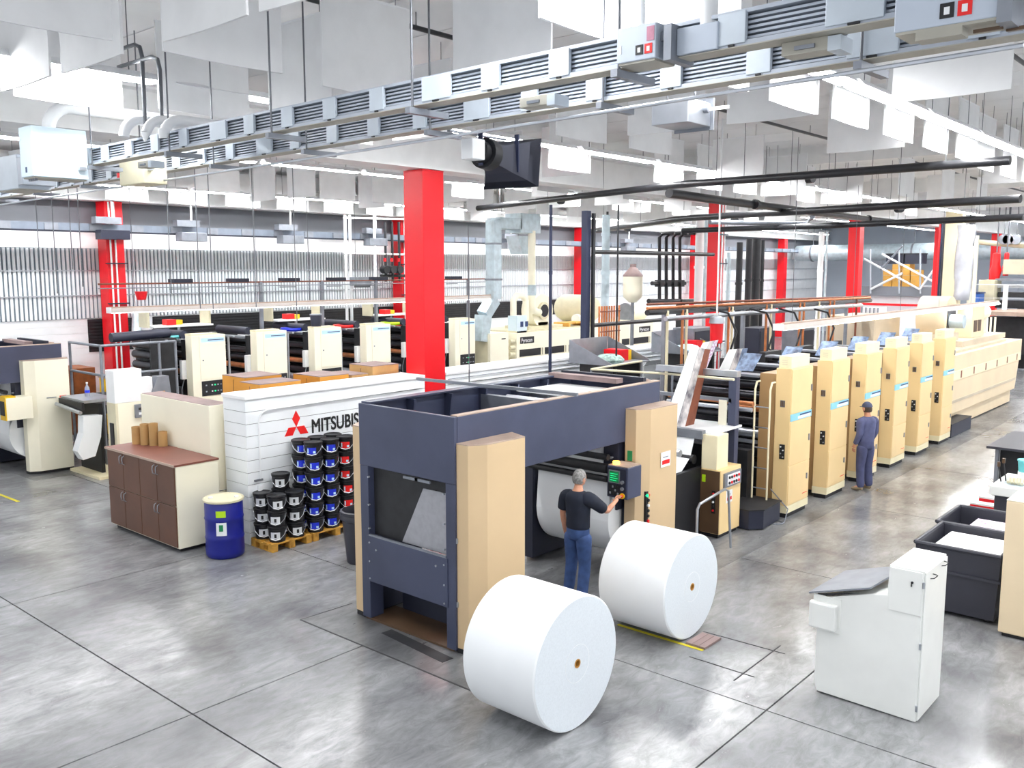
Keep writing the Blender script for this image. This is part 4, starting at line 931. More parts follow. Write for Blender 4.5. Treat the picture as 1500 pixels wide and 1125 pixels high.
# ================================================================ right foreground
cn = thing('white_console', 'white metal work desk with sloped grey lid on the open floor', 'desk', (-3.0, 9.25, 0))
body = [(.1, -3.52), (.02, -3.49), (.005, -2.5), (1.53, -2.5), (1.53, -2.82), (1.22, -2.83), (1.2, -2.95), (1.02, -3.52)]
build(MB().prism(body[::-1], 8.86, 9.58, 'y'), 'body', 'white_gloss', cn, bev=.008)
bx('side_door', 'white_gloss', cn, -2.5, -2.485, 8.88, 9.57, .02, 1.51, bev=.004)
build(MB().sheet((-3.6, 8.82, 1.075), (-2.98, 8.82, 1.27), (-2.86, 9.6, 1.33), (-3.52, 9.6, 1.12), .018), 'sloped_lid', 'steel_dull', cn)
build(MB().prism([(1.03, -3.52), (1.07, -3.52), (1.17, -3.1)], 8.858, 8.862, 'y'), 'lid_gap', 'black', cn)
mb_ = bx('letter_box', 'white_gloss', cn, -3.58, -3.3, 8.78, 8.86, .72, 1.0, bev=.02); bx('box_flange', 'white_gloss', cn, -3.56, -3.27, 8.85, 8.862, .69, 1.06, bev=.004)
hd = bx('upper_door', 'white_gloss', cn, -2.81, -2.51, 8.85, 8.862, 1.08, 1.51, bev=.003); cy('keyhole', 'black', hd, (-2.6, 8.852, 1.4), (-2.6, 8.84, 1.4), .012, 8); bx('key', 'black', hd, -2.61, -2.6, 8.838, 8.848, 1.36, 1.4)
for zz in (.12, .75, 1.36): cy('hinge', 'steel', cn, (-2.497, 8.855, zz), (-2.497, 8.855, zz + .06), .011, 8)
for (yy, zz) in ((9.05, 1.42), (9.4, 1.46)): tb('hook', 'soot', cn, [(-2.485, yy - .03, zz), (-2.45, yy - .03, zz + .01), (-2.43, yy, zz + .035), (-2.45, yy + .03, zz + .03), (-2.485, yy + .04, zz + .03)], .005, 6)
bx('toe_plate', 'black', cn, -2.95, -2.52, 8.88, 9.5, 0.001, .01)
def wheeled_bin(label, x0, x1, y0, y1, z):
    t = thing('waste_bin', label, 'bin', ((x0 + x1) / 2, (y0 + y1) / 2, 0), 'black paper bins'); i = .05
    o = MB(); a = [(x0 + i, y0 + i, .06), (x1 - i, y0 + i, .06), (x1 - i, y1 - i, .06), (x0 + i, y1 - i, .06)]; b = [(x0, y0, z), (x1, y0, z), (x1, y1, z), (x0, y1, z)]
    w = .03; c2 = [(x0 + w, y0 + w, z), (x1 - w, y0 + w, z), (x1 - w, y1 - w, z), (x0 + w, y1 - w, z)]; d = [(p[0] + (w if k in (0, 3) else -w), p[1] + (w if k < 2 else -w), .1) for k, p in enumerate(a)]
    o.add(a + b + c2 + d, [(3, 2, 1, 0)] + [(k, (k + 1) % 4, 4 + (k + 1) % 4, 4 + k) for k in range(4)] + [(4 + k, 4 + (k + 1) % 4, 8 + (k + 1) % 4, 8 + k) for k in range(4)] + [(8 + k, 8 + (k + 1) % 4, 12 + (k + 1) % 4, 12 + k) for k in range(4)] + [(12, 13, 14, 15)])
    build(o, 'tub', 'bin_black', t)
    for (p, q) in ((b[0], b[1]), (b[1], b[2]), (b[2], b[3]), (b[3], b[0])): tb('rim', 'bin_black', t, [p, q], .028, 8)
    bx('rib_band', 'bin_black', t, x0 - .005, x1 + .005, y0 + .0, y0 + .05, z * .62, z * .66)
    for (xx, yy) in ((x0 + .15, y0 + .15), (x1 - .15, y0 + .15), (x0 + .15, y1 - .15), (x1 - .15, y1 - .15)): cy('caster', 'soot', t, (xx - .02, yy, .035), (xx + .02, yy, .035), .033, 12)
    return t
wheeled_bin('black wheeled bin holding plain cream paper behind the white desk', -3.5, -2.5, 11.95, 13.1, .9)
wheeled_bin('black wheeled bin holding colour printed sheets behind the cream paper bin', -3.6, -2.45, 13.2, 14.3, .88)
s = thing('paper_stack', 'stack of plain cream paper filling the nearer black bin', 'paper stack', (-2.95, 12.5, .1)); bx('ream', 'paper', s, -3.36, -2.56, 12.05, 13.0, .12, .84, bev=.03); bx('top_sheet', 'plinth_beige', s, -3.35, -2.57, 12.04, 12.1, .76, .82)
s = thing('printed_stack', 'stack of colour printed sheets in the farther black bin', 'paper stack', (-2.95, 13.7, .1)); bx('ream', 'paper', s, -3.3, -2.55, 13.3, 14.15, .12, .76); bx('top_sheet', 'printed', s, -3.3, -2.55, 13.3, 14.15, .76, .775)
rc_ = thing('beige_cabinet', 'tall beige metal cabinet at the right edge beside the black bins', 'cabinet', (-1.9, 12.1, 0)); bx('body', 'oven_beige', rc_, -2.44, -1.3, 11.72, 12.6, .05, 1.67, bev=.015); bx('toe_plate', 'black', rc_, -2.4, -1.35, 11.76, 12.5, 0.003, .05); bx('top_skin', 'cream', rc_, -2.44, -1.3, 11.72, 12.6, 1.67, 1.68)
tbk = thing('black_table', 'black topped work table at the right edge of the aisle', 'table', (-3.2, 20.3, 0))
bx('tabletop', 'bin_black', tbk, -4.42, -1.6, 19.2, 21.4, .9, .95, bev=.006); bx('rear_panel', 'soot', tbk, -4.25, -1.7, 19.6, 19.64, .1, .9); bx('end_panel', 'white', tbk, -4.3, -4.26, 19.45, 21.2, .02, .9)
for (xx, yy) in ((-4.25, 19.35), (-1.8, 19.35), (-4.25, 21.2), (-1.8, 21.2)): bx('leg', 'steel_dull', tbk, xx - .03, xx + .03, yy - .03, yy + .03, .003, .9)
bk = thing('tool_stand', 'black stand carrying a white tray of tools at the right edge', 'stand', (-3.1, 16.7, 0)); bx('base', 'bin_black', bk, -3.58, -2.4, 16.3, 17.3, .003, .68, bev=.01); bx('tray', 'white_gloss', bk, -3.64, -2.35, 16.2, 17.4, .68, .84, bev=.015); bx('tray_well', 'galv', bk, -3.56, -2.42, 16.3, 17.3, .84, .845)
b = thing('teal_pail', 'small teal pail standing in the white tool tray', 'pail', (-3.35, 17.0, .84)); build(MB().lathe([(.09, 0), (.12, .3), (.13, .31), (.13, .33), (.1, .33)], (-3.3, 17.05, .845), 18), 'pail_body', 'teal', b, True); cy('pail_band', 'white', b, (-3.3, 17.05, .845), (-3.3, 17.05, .97), .112)
gl = thing('work_glove', 'crumpled yellowish work gloves in the white tool tray', 'glove', (-3.35, 16.5, .845))
for i in range(5): tb('glove_finger', 'cream_dark', gl, [(-3.42 + i * .05, 16.45, .875), (-3.44 + i * .05, 16.55, .93), (-3.42 + i * .055, 16.62, .885)], .025, 8)
for i in range(2): t = thing('brush', ('thin dark brush leaning in the white tool tray', 'longer dark brush leaning beside the gloves in the tool tray')[i], 'brush', (-3.52, 16.6, .845)); tb('brush_handle', 'soot', t, [(-3.54 + i * .05, 16.5 + i * .1, .86), (-3.6 + i * .05, 16.55 + i * .1, 1.12 + i * .05)], .012, 6); bx('bristles', 'brown_panel', t, -3.62 + i * .05, -3.58 + i * .05, 16.53 + i * .1, 16.57 + i * .1, 1.1 + i * .05, 1.18 + i * .05)
t = thing('folded_sheet', 'large white sheet lying slanted over the tool tray', 'sheet', (-2.9, 16.9, .9)); build(MB().sheet((-3.2, 16.5, .88), (-2.4, 16.5, .88), (-2.3, 17.3, 1.1), (-2.95, 17.3, 1.1), .02), 'sheet_face', 'paper', t)
for i in range(3):
    a = atz(1408 + i * 13, 748 - i * 9, .06); t = thing('skid_rail', ('nearest', 'middle', 'farthest')[i] + ' low red and white skid rail on the floor behind the bins', 'skid', (a.x, a.y, 0), 'low skid rails behind the bins')
    bx('rail_top', 'white', t, a.x, a.x + .75, a.y, a.y + .22, .07, .1); bx('rail_side', 'red', t, a.x, a.x + .75, a.y - .0, a.y + .03, .003, .07)

# ================================================================ overhead: lamps
def fixture():
    t = thing('ceiling_light', 'x', 'light', (0, 0, 0), 'strip lights under the roof')
    build(MB().prism([(.1, -.06), (.1, .06), (.02, .13), (.02, -.13)][::-1], -1.22, 1.22, 'y'), 'housing', 'white', t)
    bx('tube', 'tube', t, -.09, .09, -1.19, 1.19, 0, .02)
    for yy in (-.9, .9): cy('hanger', 'rod', t, (0, yy, .1), (0, yy, ZC - 6.48), .006, 6)
    return t
NTH = 'first second third fourth fifth sixth seventh eighth ninth tenth eleventh twelfth thirteenth fourteenth fifteenth sixteenth seventeenth eighteenth nineteenth twentieth twenty-first twenty-second'.split()
fx = fixture(); first = True
for X, nm in ((-4.15, 'row above the aisle'), (-10.1, 'row above the roll stand'), (-16.1, 'row over the cabinets'), (-23.4, 'row along the ribbed wall'), (1.9, 'unseen row added for foreground light')):  # last row is out of view, added to light the foreground from the right
    yy = 4.2
    while yy < 57:
        o = fx if first else clone(fx); first = False
        o.location = (X, yy, 6.48); o['label'] = 'white strip light, %s from the near end of the %s' % (NTH[int(round((yy - 4.2) / 2.62))], nm)
        yy += 2.62

# ================================================================ overhead: fabric baffles
def baffle(seed):
    rnd = random.Random(seed); n, k = 13, 9; L, Hh = 1.18, .95
    ph = [rnd.uniform(0, 6) for _ in range(4)]
    def off(u, w):
        e = min(1, w * 3) * (.4 + .6 * math.sin(math.pi * u))
        return e * (.010 * math.sin(7 * u + 3 * w + ph[0]) + .009 * math.sin(11 * w - 9 * u * (1 - w) + ph[1]) + .006 * math.sin(23 * w + 14 * u + ph[2]))
    vs_ = []
    for s in (1, -1):
        for j in range(k):
            for i in range(n):
                u, w = i / (n - 1), j / (k - 1)
                sag = .012 * math.sin(math.pi * u) * (1 - w)
                vs_.append((off(u, w) + s * .012, (u - .5) * L, w * Hh - sag))
    fs = []
    for s in range(2):
        b = s * n * k
        for j in range(k - 1):
            for i in range(n - 1):
                q = (b + j * n + i, b + j * n + i + 1, b + (j + 1) * n + i + 1, b + (j + 1) * n + i); fs.append(q if s == 0 else q[::-1])
    m = n * k
    edge = [i for i in range(n)] + [j * n + n - 1 for j in range(1, k)] + [(k - 1) * n + i for i in range(n - 2, -1, -1)] + [j * n for j in range(k - 2, 0, -1)]
    for a, b in zip(edge, edge[1:] + edge[:1]): fs.append((b, a, m + a, m + b))
    t = thing('ceiling_baffle', 'x', 'baffle', (0, 0, 0), 'white fabric baffles under the roof')
    build(MB().add(vs_, fs), 'fabric', 'fabric', t, True)
    build(MB().box(-.018, .018, -L / 2, L / 2, Hh - .01, Hh + .015), 'top_batten', 'white', t)
    for yy in (-.4, .4): tb('hook', 'rod', t, [(0, yy, Hh), (0, yy, Hh + .25)], .005, 5)
    return t
bproto = [baffle(i) for i in range(4)]; bused = set(); bcount = 0
def put_baffle(x, y, rot, z=6.2, label=None, k=None):
    global bcount
    k = bcount % 4 if k is None else k; bcount += 1
    o = bproto[k] if k not in bused else clone(bproto[k]); bused.add(k)
    o.location = (x, y, z); o.rotation_euler = (0, 0, rot)
    o['label'] = label or ('white fabric baffle hung crosswise in the far rows under the roof' if abs(rot) > 1 else 'white fabric baffle hung lengthwise in the far rows under the roof')
    return o
CR = math.pi / 2
near = [(-7.36, 3.0, 0, 'white fabric baffle in the top corner, edge over the conduit bend'), (-9.7, 3.83, CR, 'white fabric baffle cut by the picture edge above the big switch box'), (-8.33, 3.86, CR, 'white crosswise baffle second from the top corner'), (-10.47, 4.6, 0, 'white lengthwise baffle just above the big switch box'), (-6.48, 3.88, CR, 'white crosswise baffle at the top, left of the hanging rods'), (-7.38, 4.62, 0, 'white wrinkled lengthwise baffle behind the top crosswise one'), (-5.17, 3.9, CR, 'white crosswise baffle cut by the top edge left of centre'), (-10.0, 5.97, 0, 'white lengthwise baffle behind the rods, left of centre'), (-7.56, 6.4, 0, 'white lengthwise baffle with hooks above the long busway'), (-8.77, 6.42, CR, 'white crosswise baffle above the busway left of centre'), (-5.65, 6.34, CR, 'grey wrinkled crosswise baffle at top centre'), (-4.35, 5.9, 0, 'brightly lit baffle beside the switch box at the top'), (-4.5, 8.3, 0, 'brightly lit baffle behind the upper switch box'), (-3.9, 6.4, CR, 'white crosswise baffle behind the right switch boxes'),
        (-4.55, 10.1, 0, 'bright white baffle, first below the strip light at right'), (-4.5, 11.7, 0, 'bright white baffle, second below the strip light at right'), (-4.5, 13.5, 0, 'bright white baffle, third below the strip light at right'), (-4.5, 15.2, 0, 'bright white baffle, fourth below the strip light at right'), (-4.5, 16.9, 0, 'bright white baffle, fifth below the strip light at right'), (-5.3, 14.4, CR, 'white crosswise baffle above the long black pipe at right'), (-5.1, 10.7, CR, 'white crosswise baffle right of the grey fixture box'), (-3.0, 10.5, CR, 'large white baffle at the right edge beyond the strip light'), (-2.4, 13.9, CR, 'white crosswise baffle in the right corner under the first'), (-7.9, 10.6, 0, 'white lengthwise baffle right of the black horn'), (-7.9, 12.4, 0, 'white lengthwise baffle farther right of the black horn'), (-6.6, 10.7, CR, 'white crosswise baffle behind the grey fixture box')]
for (x, y, r, lab) in near: put_baffle(x, y, r, label=lab)
rb = random.Random(3)
for fi, X in enumerate((-4.5, -7.7, -10.4, -13.6, -16.4, -19.5, -24.0)):
    yy = {-4.5: 18.7, -7.7: 22.5}.get(X, 8.4); n = 0
    while yy < 36:
        if rb.random() < .62:
            put_baffle(X - .15, yy, 0, label='white fabric baffle, %s in the lengthwise file %s' % (NTH[n], ('below the aisle lamps', 'over the roll stand', 'left of the roll stand lamps', 'beside the main girder', 'below the cabinet lamps', 'over the left press', 'next to the ribbed wall')[fi])); n += 1
        yy += 1.78
for fi, Y in enumerate((8.9, 14.4, 18.2, 21.8, 25.6, 29.4, 33.4)):
    xx = -9.4 if Y < 20 else -1.4; n = 0
    while xx > -24:
        if rb.random() < .5:
            put_baffle(xx, Y, CR, label='white fabric baffle, %s from right in the %s crosswise row' % (NTH[n], NTH[fi])); n += 1
        xx -= 1.72

# ================================================================ overhead: busways
def busway(label, a, b, z, plates, h=.2, hang=1.9, first=.5):
    a = Vector((a[0], a[1], z)); b = Vector((b[0], b[1], z)); L = (b - a).length
    t = thing('busway', label, 'busway', (0, 0, 0))
    bx('top_rail', 'busway', t, 0, L, -.02, .1, h - .022, h)
    bx('bottom_rail', 'busway', t, 0, L, -.02, .1, .006, .034); bx('bottom_cover', 'bus_under', t, 0, L, -.03, .11, 0, .006)
    bx('back_plate', 'bus_fin', t, 0, L, .06, .08, .034, h - .022)
    for i in range(5): bx('bus_bar', 'busway', t, 0, L, .01, .06, .044 + i * .027, .058 + i * .027)
    x = .2; i = 0
    while x < L - .3:
        w = .17 if i % 5 else .3
        p = bx('cover_plate', 'bus_plate', t, x, x + w, -.03, .0, .02, h - .01, bev=.004); bx('latch', 'black', p, x + w * .4, x + w * .6, -.034, -.02, .008, .02)
        x += plates; i += 1
    x = first
    while x < L:
        cy('hanger_rod', 'rod', t, (x, -.05, -.06), (x, -.05, ZC - z), .009, 8)
        bx('trapeze_bar', 'steel_dull', t, x - .025, x + .025, -.1, .3, -.06, -.015)
        x += hang
    t.location = a; t.rotation_euler = (0, 0, math.atan2(b.y - a.y, b.x - a.x))
    return t
b1a, b1b = atz(110, 247, 5.6), atz(1307, 30, 5.6); d1 = (b1b - b1a)
busway('upper overhead busway with grey cover plates crossing the whole hall', b1a, b1a + d1 * 1.22, 5.6, .62, first=.62)
b2a, b2b = atz(0, 290, 5.6), atz(1500, 52, 5.6); d2 = b2b - b2a
busway('lower overhead busway with grey cover plates crossing behind the upper one', b2a - d2 * .1, b2a + d2 * 1.1, 5.6, .66, first=1.6)
# thin conduit under the lower busway
tag(tb('conduit_run', 'steel', None, [atz(0, 300, 5.45), atz(520, 222, 5.45), atz(1500, 66, 5.45)], .012, 6), 'thin straight conduit running just below the lower busway', 'conduit')
def marks(par, x, y, z, s):
    for i, m_ in enumerate(('text_black', 'red_label')):
        q = bx('marker', m_, par, x + i * s * 1.25, x + i * s * 1.25 + s, y - .004, y, z, z + s * 1.1); bx('marker_print', 'white', q, x + i * s * 1.25 + s * .3, x + i * s * 1.25 + s * .7, y - .006, y - .004, z + s * .25, z + s * .8)
Yb = 4.62
p0_, p1_ = aty(903, 100, Yb), aty(960, 84, Yb)
sw = thing('switch_box', 'light grey switch box with black and red markers on the upper busway', 'switch box', (p0_.x, Yb, 5.6))
zt = aty(903, 43, Yb).z; zb_ = p1_.z
bx('housing', 'bus_box', sw, p0_.x, p1_.x, Yb, Yb + .24, zb_, zt, bev=.006); bx('under_plate', 'bus_under', sw, p0_.x + .01, p1_.x - .01, Yb + .01, Yb + .23, zb_ - .012, zb_)
marks(sw, p1_.x - .135, Yb, zb_ + .03, .05); bx('slot_label', 'white', sw, p0_.x + .02, p0_.x + .035, Yb - .003, Yb, zb_ + .05, zt - .1); bx('pink_tag', 'pink', sw, p1_.x - .06, p1_.x - .01, Yb - .003, Yb, zt - .1, zt - .02); bx('latch', 'steel_dull', sw, p1_.x, p1_.x + .02, Yb + .05, Yb + .07, (zb_ + zt) / 2, (zb_ + zt) / 2 + .05)
e0, e1 = p1_.x + .04, aty(1040, 70, Yb).x
bx('end_box', 'bus_box', sw, e0 + .05, e1, Yb + .08, Yb + .26, zb_ + .01, zt - .04, bev=.006); bx('joint_flange', 'steel_dull', sw, e0, e0 + .05, Yb + .02, Yb + .28, zb_ - .02, zt - .02)
for k in range(2): cy('supply_conduit', 'white', sw, (p0_.x + .08 + k * .45, Yb + .14, zt - .05), (p0_.x + .08 + k * .45, Yb + .14, ZC), .022 if k == 0 else .05, 12)
q0, q1 = aty(1309, 42, 4.5), aty(1462, 14, 4.5)
sw2 = thing('bus_plug', 'large grey bus plug box with red and black markers at the top right', 'switch box', (q0.x, 4.5, 5.6))
zb2 = q1.z - .03
bx('housing', 'bus_box', sw2, q0.x, q1.x, 4.5, 4.66, zb2, zb2 + .42, bev=.006); bx('under_plate', 'bus_under', sw2, q0.x + .01, q1.x + .03, 4.5, 4.72, zb2 - .012, zb2); bx('lower_tray', 'bus_under', sw2, q0.x + .1, q0.x + .3, 4.5, 4.6, zb2 - .05, zb2 - .012)
marks(sw2, q1.x - .24, 4.5, zb2 + .03, .06); bx('end_flange', 'steel_dull', sw2, q1.x, q1.x + .06, 4.48, 4.7, zb2 - .03, zb2 + .42)
for k in range(2): h_ = bx('pull_handle', 'brown_panel', sw2, q0.x + .33 + k * .12, q0.x + .45 + k * .12, 4.56 + k * .06, 4.575 + k * .06, zb2 - .04, zb2 - .025); bx('handle_tag', 'red_label', h_, q0.x + .45 + k * .12, q0.x + .5 + k * .12, 4.55 + k * .06, 4.59 + k * .06, zb2 - .016, zb2 - .012)
for k, (px_, py_, lab) in enumerate(((1190, 62, 'small bus plug under the upper busway near the right end'), (790, 145, 'small bus plug under the upper busway near the centre'), (215, 240, 'small bus plug under the upper busway at the left'))):
    c = atz(px_, py_ - 4, 5.6); c.y -= .05; t = thing('tap_box', lab, 'switch box', (c.x, c.y, 5.45)); bx('housing', 'bus_under', t, c.x - .16, c.x + .1, c.y + .02, c.y + .16, 5.53, 5.602, bev=.005); bx('cover', 'bus_plate', t, c.x + .1, c.x + .17, c.y + .01, c.y + .17, 5.52, 5.594); bx('lever', 'steel_dull', t, c.x - .08, c.x + .03, c.y + .005, c.y + .02, 5.55, 5.57)
# big switch box where the upper busway starts, with thick white conduits
c0 = atz(48, 258, 5.42)
bs_ = thing('big_switch_box', 'large pale blue switch box at the start of the upper busway', 'switch box', (c0.x, c0.y, 5.42))
W1, D1 = c0.x - atz(18, 263, 5.42).x, 1.0
xr = aty(105, 255, c0.y + .05).x
bx('housing', 'switch_box', bs_, c0.x - .32, c0.x + .02, c0.y, c0.y + .62, 5.42, 5.98, bev=.01); bx('under_plate', 'bus_under', bs_, c0.x - .3, c0.x, c0.y + .02, c0.y + .6, 5.405, 5.42); bx('name_tag', 'navy_text', bs_, c0.x - .18, c0.x - .14, c0.y - .004, c0.y, 5.47, 5.53); bx('lever', 'steel', bs_, c0.x + .02, c0.x + .06, c0.y + .5, c0.y + .58, 5.52, 5.56)
for i in range(4): bx('gland', 'steel_dull', bs_, c0.x - .25 + i * .05, c0.x - .22 + i * .05, c0.y + .05, c0.y + .08, 5.38, 5.405)
def bend(x, y, z0, z1, r=.28, ln=1.6): return [(x, y, z0), (x, y, z1)] + [(x, y + r - r * math.cos(a), z1 + r * math.sin(a)) for a in [math.pi / 2 * i / 6 for i in range(1, 7)]] + [(x, y + r + 3 * ln, z1 + r)]
for (px_, r, zt_, ln, lab) in ((72, .075, 6.15, 1.2, 'thick white conduit bending up from the big switch box'), (182, .055, 6.0, 1.0, 'white bent conduit, second from the big switch box'), (214, .05, 5.95, .8, 'white bent conduit, third from the big switch box'), (240, .05, 6.0, .6, 'white bent conduit, fourth from the big switch box')):
    yq = c0.y + (.3 if px_ < 100 else .5); P = aty(px_, 205, yq)
    tag(tb('bent_conduit', 'white', None, bend(P.x, yq, 5.9 if px_ < 100 else 5.8, (aty(px_, 152, yq).z - .28) if px_ < 100 else (aty(px_, 172, yq).z - .2), .28 if px_ < 100 else .2, ln), r, 12), lab, 'conduit')
c1 = atz(30, 285, 5.3); lw = thing('lower_switch_box', 'blue grey switch box on the lower busway at the left edge', 'switch box', (c1.x, c1.y, 5.3)); bx('housing', 'bus_plate', lw, c1.x - .8, c1.x - .05, c1.y, c1.y + .4, 5.38, 5.8, bev=.01); bx('side_box', 'busway', lw, c1.x - .05, c1.x + .1, c1.y, c1.y + .4, 5.42, 5.75, bev=.006); bx('under_plate', 'bus_under', lw, c1.x - .78, c1.x - .07, c1.y + .02, c1.y + .38, 5.37, 5.38)
c2_ = atz(190, 268, 5.42); gbx = thing('green_grey_box', 'pale green grey box hung on the lower busway left of centre', 'switch box', (c2_.x, c2_.y, 5.42)); bx('housing', 'cream_dark', gbx, c2_.x - .25, c2_.x + .35, c2_.y, c2_.y + .3, 5.4, 5.72, bev=.008); bx('handle', 'steel', gbx, c2_.x + .35, c2_.x + .42, c2_.y + .05, c2_.y + .1, 5.55, 5.6); bx('red_tag', 'red_label', gbx, c2_.x - .32, c2_.x - .27, c2_.y, c2_.y + .01, 5.5, 5.56)
# black horn loudspeaker
hn = thing('horn_speaker', 'black flared horn loudspeaker hung under the lower busway', 'loudspeaker', (-5.6, 6.3, 5.1))
Pm = [atx(q, r, -5.55) for q, r in ((787, 203), (783, 273))]
ax0 = aty(713, 226, 6.25); ax1 = aty(750, 241, 6.68)
dr_ = (ax1 - ax0).normalized(); sd = dr_.cross(Vector((0, 0, 1))).normalized(); uu = sd.cross(dr_)
secs = [(0, .07, .07), (.2, .09, .09), (.5, .15, .13), (.8, .24, .18), (1.0, .31, .225)]
m = MB(); vs_ = []
for (s, hw, hh) in secs:
    c = ax0.lerp(ax1, s)
    for (u, w) in ((-1, -1), (1, -1), (1, 1), (-1, 1)): vs_.append(c + sd * u * hw + uu * w * hh)
fs = [(i * 4 + j, i * 4 + (j + 1) % 4, (i + 1) * 4 + (j + 1) % 4, (i + 1) * 4 + j) for i in range(len(secs) - 1) for j in range(4)] + [(3, 2, 1, 0)]
k0 = len(vs_); c = ax0.lerp(ax1, .4)
for (u, w) in ((-1, -1), (1, -1), (1, 1), (-1, 1)): vs_.append(c + sd * u * .1 + uu * w * .09)
e_ = (len(secs) - 1) * 4
fs += [(e_ + j, e_ + (j + 1) % 4, k0 + (j + 1) % 4, k0 + j) for j in range(4)] + [(k0, k0 + 1, k0 + 2, k0 + 3)]
build(m.add(vs_, fs), 'horn', 'navy_dark', hn)
cy('throat_ring', 'black', hn, ax0 - dr_ * .06, ax0 + dr_ * .06, .14, 20); cy('driver', 'black', hn, ax0 - dr_ * .14, ax0 - dr_ * .06, .1, 20)
cb0 = ax0 - dr_ * .24; bx('driver_box', 'white', hn, cb0.x - .07, cb0.x + .07, cb0.y - .07, cb0.y + .1, cb0.z - .1, cb0.z + .08, bev=.01)
for q in (ax0 - dr_ * .1 + sd * -.0, ax0 + dr_ * .25 + sd * .17): bx('strap', 'post_blue', hn, q.x - .025, q.x + .025, q.y - .006, q.y + .006, q.z - .12, 5.62)
bx('mount_bar', 'steel_dull', hn, ax0.x - .06, ax0.x - .02, 5.8, ax0.y + .3, 5.585, 5.6)
# grey box fixture and white drop pole
gf = atz(1008, 178, 5.75); g_ = thing('ceiling_heater', 'grey metal heater box with bracket hung under the roof right of centre', 'heater', (gf.x, gf.y, 5.7))
bx('housing', 'steel', g_, gf.x - .4, gf.x, gf.y, gf.y + .42, 5.75, 5.97, bev=.006); bx('back_plate', 'steel_dull', g_, gf.x - .4, gf.x + .03, gf.y + .42, gf.y + .44, 5.72, 6.02); cy('bracket_knob', 'steel_dull', g_, (gf.x, gf.y + .3, 5.9), (gf.x + .05, gf.y + .3, 5.9), .04); bx('bracket_arm', 'white', g_, gf.x + .03, gf.x + .25, gf.y + .3, gf.y + .32, 5.88, 5.91)
for dx in (-.35, -.05): cy('rod', 'rod', g_, (gf.x + dx, gf.y + .2, 5.97), (gf.x + dx, gf.y + .2, ZC), .008, 6)
P = atx(1050, 470, -9.2)
dp = thing('drop_pole', 'white drop pole with grey cap and red pot hanging over the right press', 'pole', (P.x, P.y, 3.0)); cy('pole', 'white', dp, (P.x, P.y, P.z + .1), (P.x, P.y, ZC), .02, 10); build(MB().lathe([(.05, .16), (.14, .13), (.16, .02), (.16, 0), (.05, 0)], (P.x, P.y, P.z - .05), 20), 'cap', 'steel', dp, True); build(MB().lathe([(.11, -.42), (.13, -.4), (.14, 0), (.05, 0)], (P.x, P.y, P.z - .05), 20), 'red_pot', 'red', dp, True)

# ================================================================ overhead: pipes
def pipe(label, pts, r, mat='pipe_black', rods=0, joints=0):
    t = thing('overhead_pipe', label, 'pipe', tuple(pts[0]))
    tb('pipe_run', mat, t, pts, r, 12)
    a, b = Vector(pts[0]), Vector(pts[-1])
    for i in range(rods):
        p = a.lerp(b, (i + .5) / rods); cy('hanger_rod', 'rod', t, (p.x, p.y, p.z + r), (p.x, p.y, ZC), .007, 6)
    for i in range(joints):
        p = a.lerp(b, (i + .5) / joints); d = (b - a).normalized() * .06; cy('coupling', mat, t, p - d, p + d, r * 1.25, 12)
    return t
pipe('thick black pipe crossing below the strip light at the upper right', [atz(700, 305, 6.0), atz(1000, 270, 6.0), atz(1480, 235, 6.0)], .07, rods=7, joints=2)
pipe('thick black pipe crossing level above the far press at right', [atz(860, 340, 5.6), atz(1000, 320, 5.6), atz(1300, 302, 5.6), atz(1495, 291, 5.6)], .075, rods=7, joints=3)
pipe('thick black pipe running away from the crossing pipes at right', [atz(980, 283, 5.7), atz(1060, 294, 5.7), atz(1330, 328, 5.7)], .08, rods=4, joints=2)
pipe('black pipe crossing in front of the clear plastic duct', [atz(1000, 338, 5.4), atz(1200, 331, 5.4), atz(1500, 318, 5.4)], .07, rods=5)
pipe('white pipe bend joining the black pipes at right', [atz(1040, 325, 5.5), atz(1180, 328, 5.5), atz(1190, 318, 5.62)], .06, 'steel_dull')
for (a, b, lab) in (((-8.2, 2, 7.22), (-8.2, 40, 7.22), 'thin dark sprinkler pipe under the roof above the top baffles'), ((-3.2, 2, 7.22), (-3.2, 40, 7.22), 'thin dark sprinkler pipe under the roof at the upper right'), ((-14.2, 3, 7.22), (-14.2, 40, 7.22), 'thin dark sprinkler pipe under the roof over the white wall'), ((-19, 4, 7.22), (-19, 40, 7.22), 'thin dark sprinkler pipe under the roof over the left press')):
    pipe(lab, [a, b], .03, 'pipe_black', rods=10)
# third busway along the left wall
wbz = thing('wall_busway', 'dark grey busway with cover plates along the ribbed wall', 'busway', (-24.5, 30, 5.4))
bx('rail', 'bus_fin', wbz, -24.62, -24.5, 2.0, 56, 5.36, 5.56); bx('lower_edge', 'navy_dark', wbz, -24.64, -24.48, 2.0, 56, 5.33, 5.37)
yy = 3.0
while yy < 55: bx('cover_plate', 'steel_dull', wbz, -24.5, -24.46, yy, yy + .34, 5.37, 5.55); yy += 1.15
for i, yq in enumerate((11.2, 13.5, 16.9, 20.4, 27.5, 36)):
    t = thing('wall_tap_box', ('first', 'second', 'third', 'fourth', 'fifth', 'sixth')[i] + ' grey tap box from the left on the wall busway', 'switch box', (-24.4, yq, 5.15), 'tap boxes on the wall busway'); bx('housing', 'steel_dull' if i else 'navy_dark', t, -24.5, -24.15, yq, yq + .8, 5.15, 5.4, bev=.01); bx('upper_box', 'steel_dull', t, -24.45, -24.2, yq - .1, yq + .6, 5.56, 5.74); cy('feed', 'white', t, (-24.3, yq + .4, 5.74), (-24.3, yq + .4, 6.2), .03, 8)
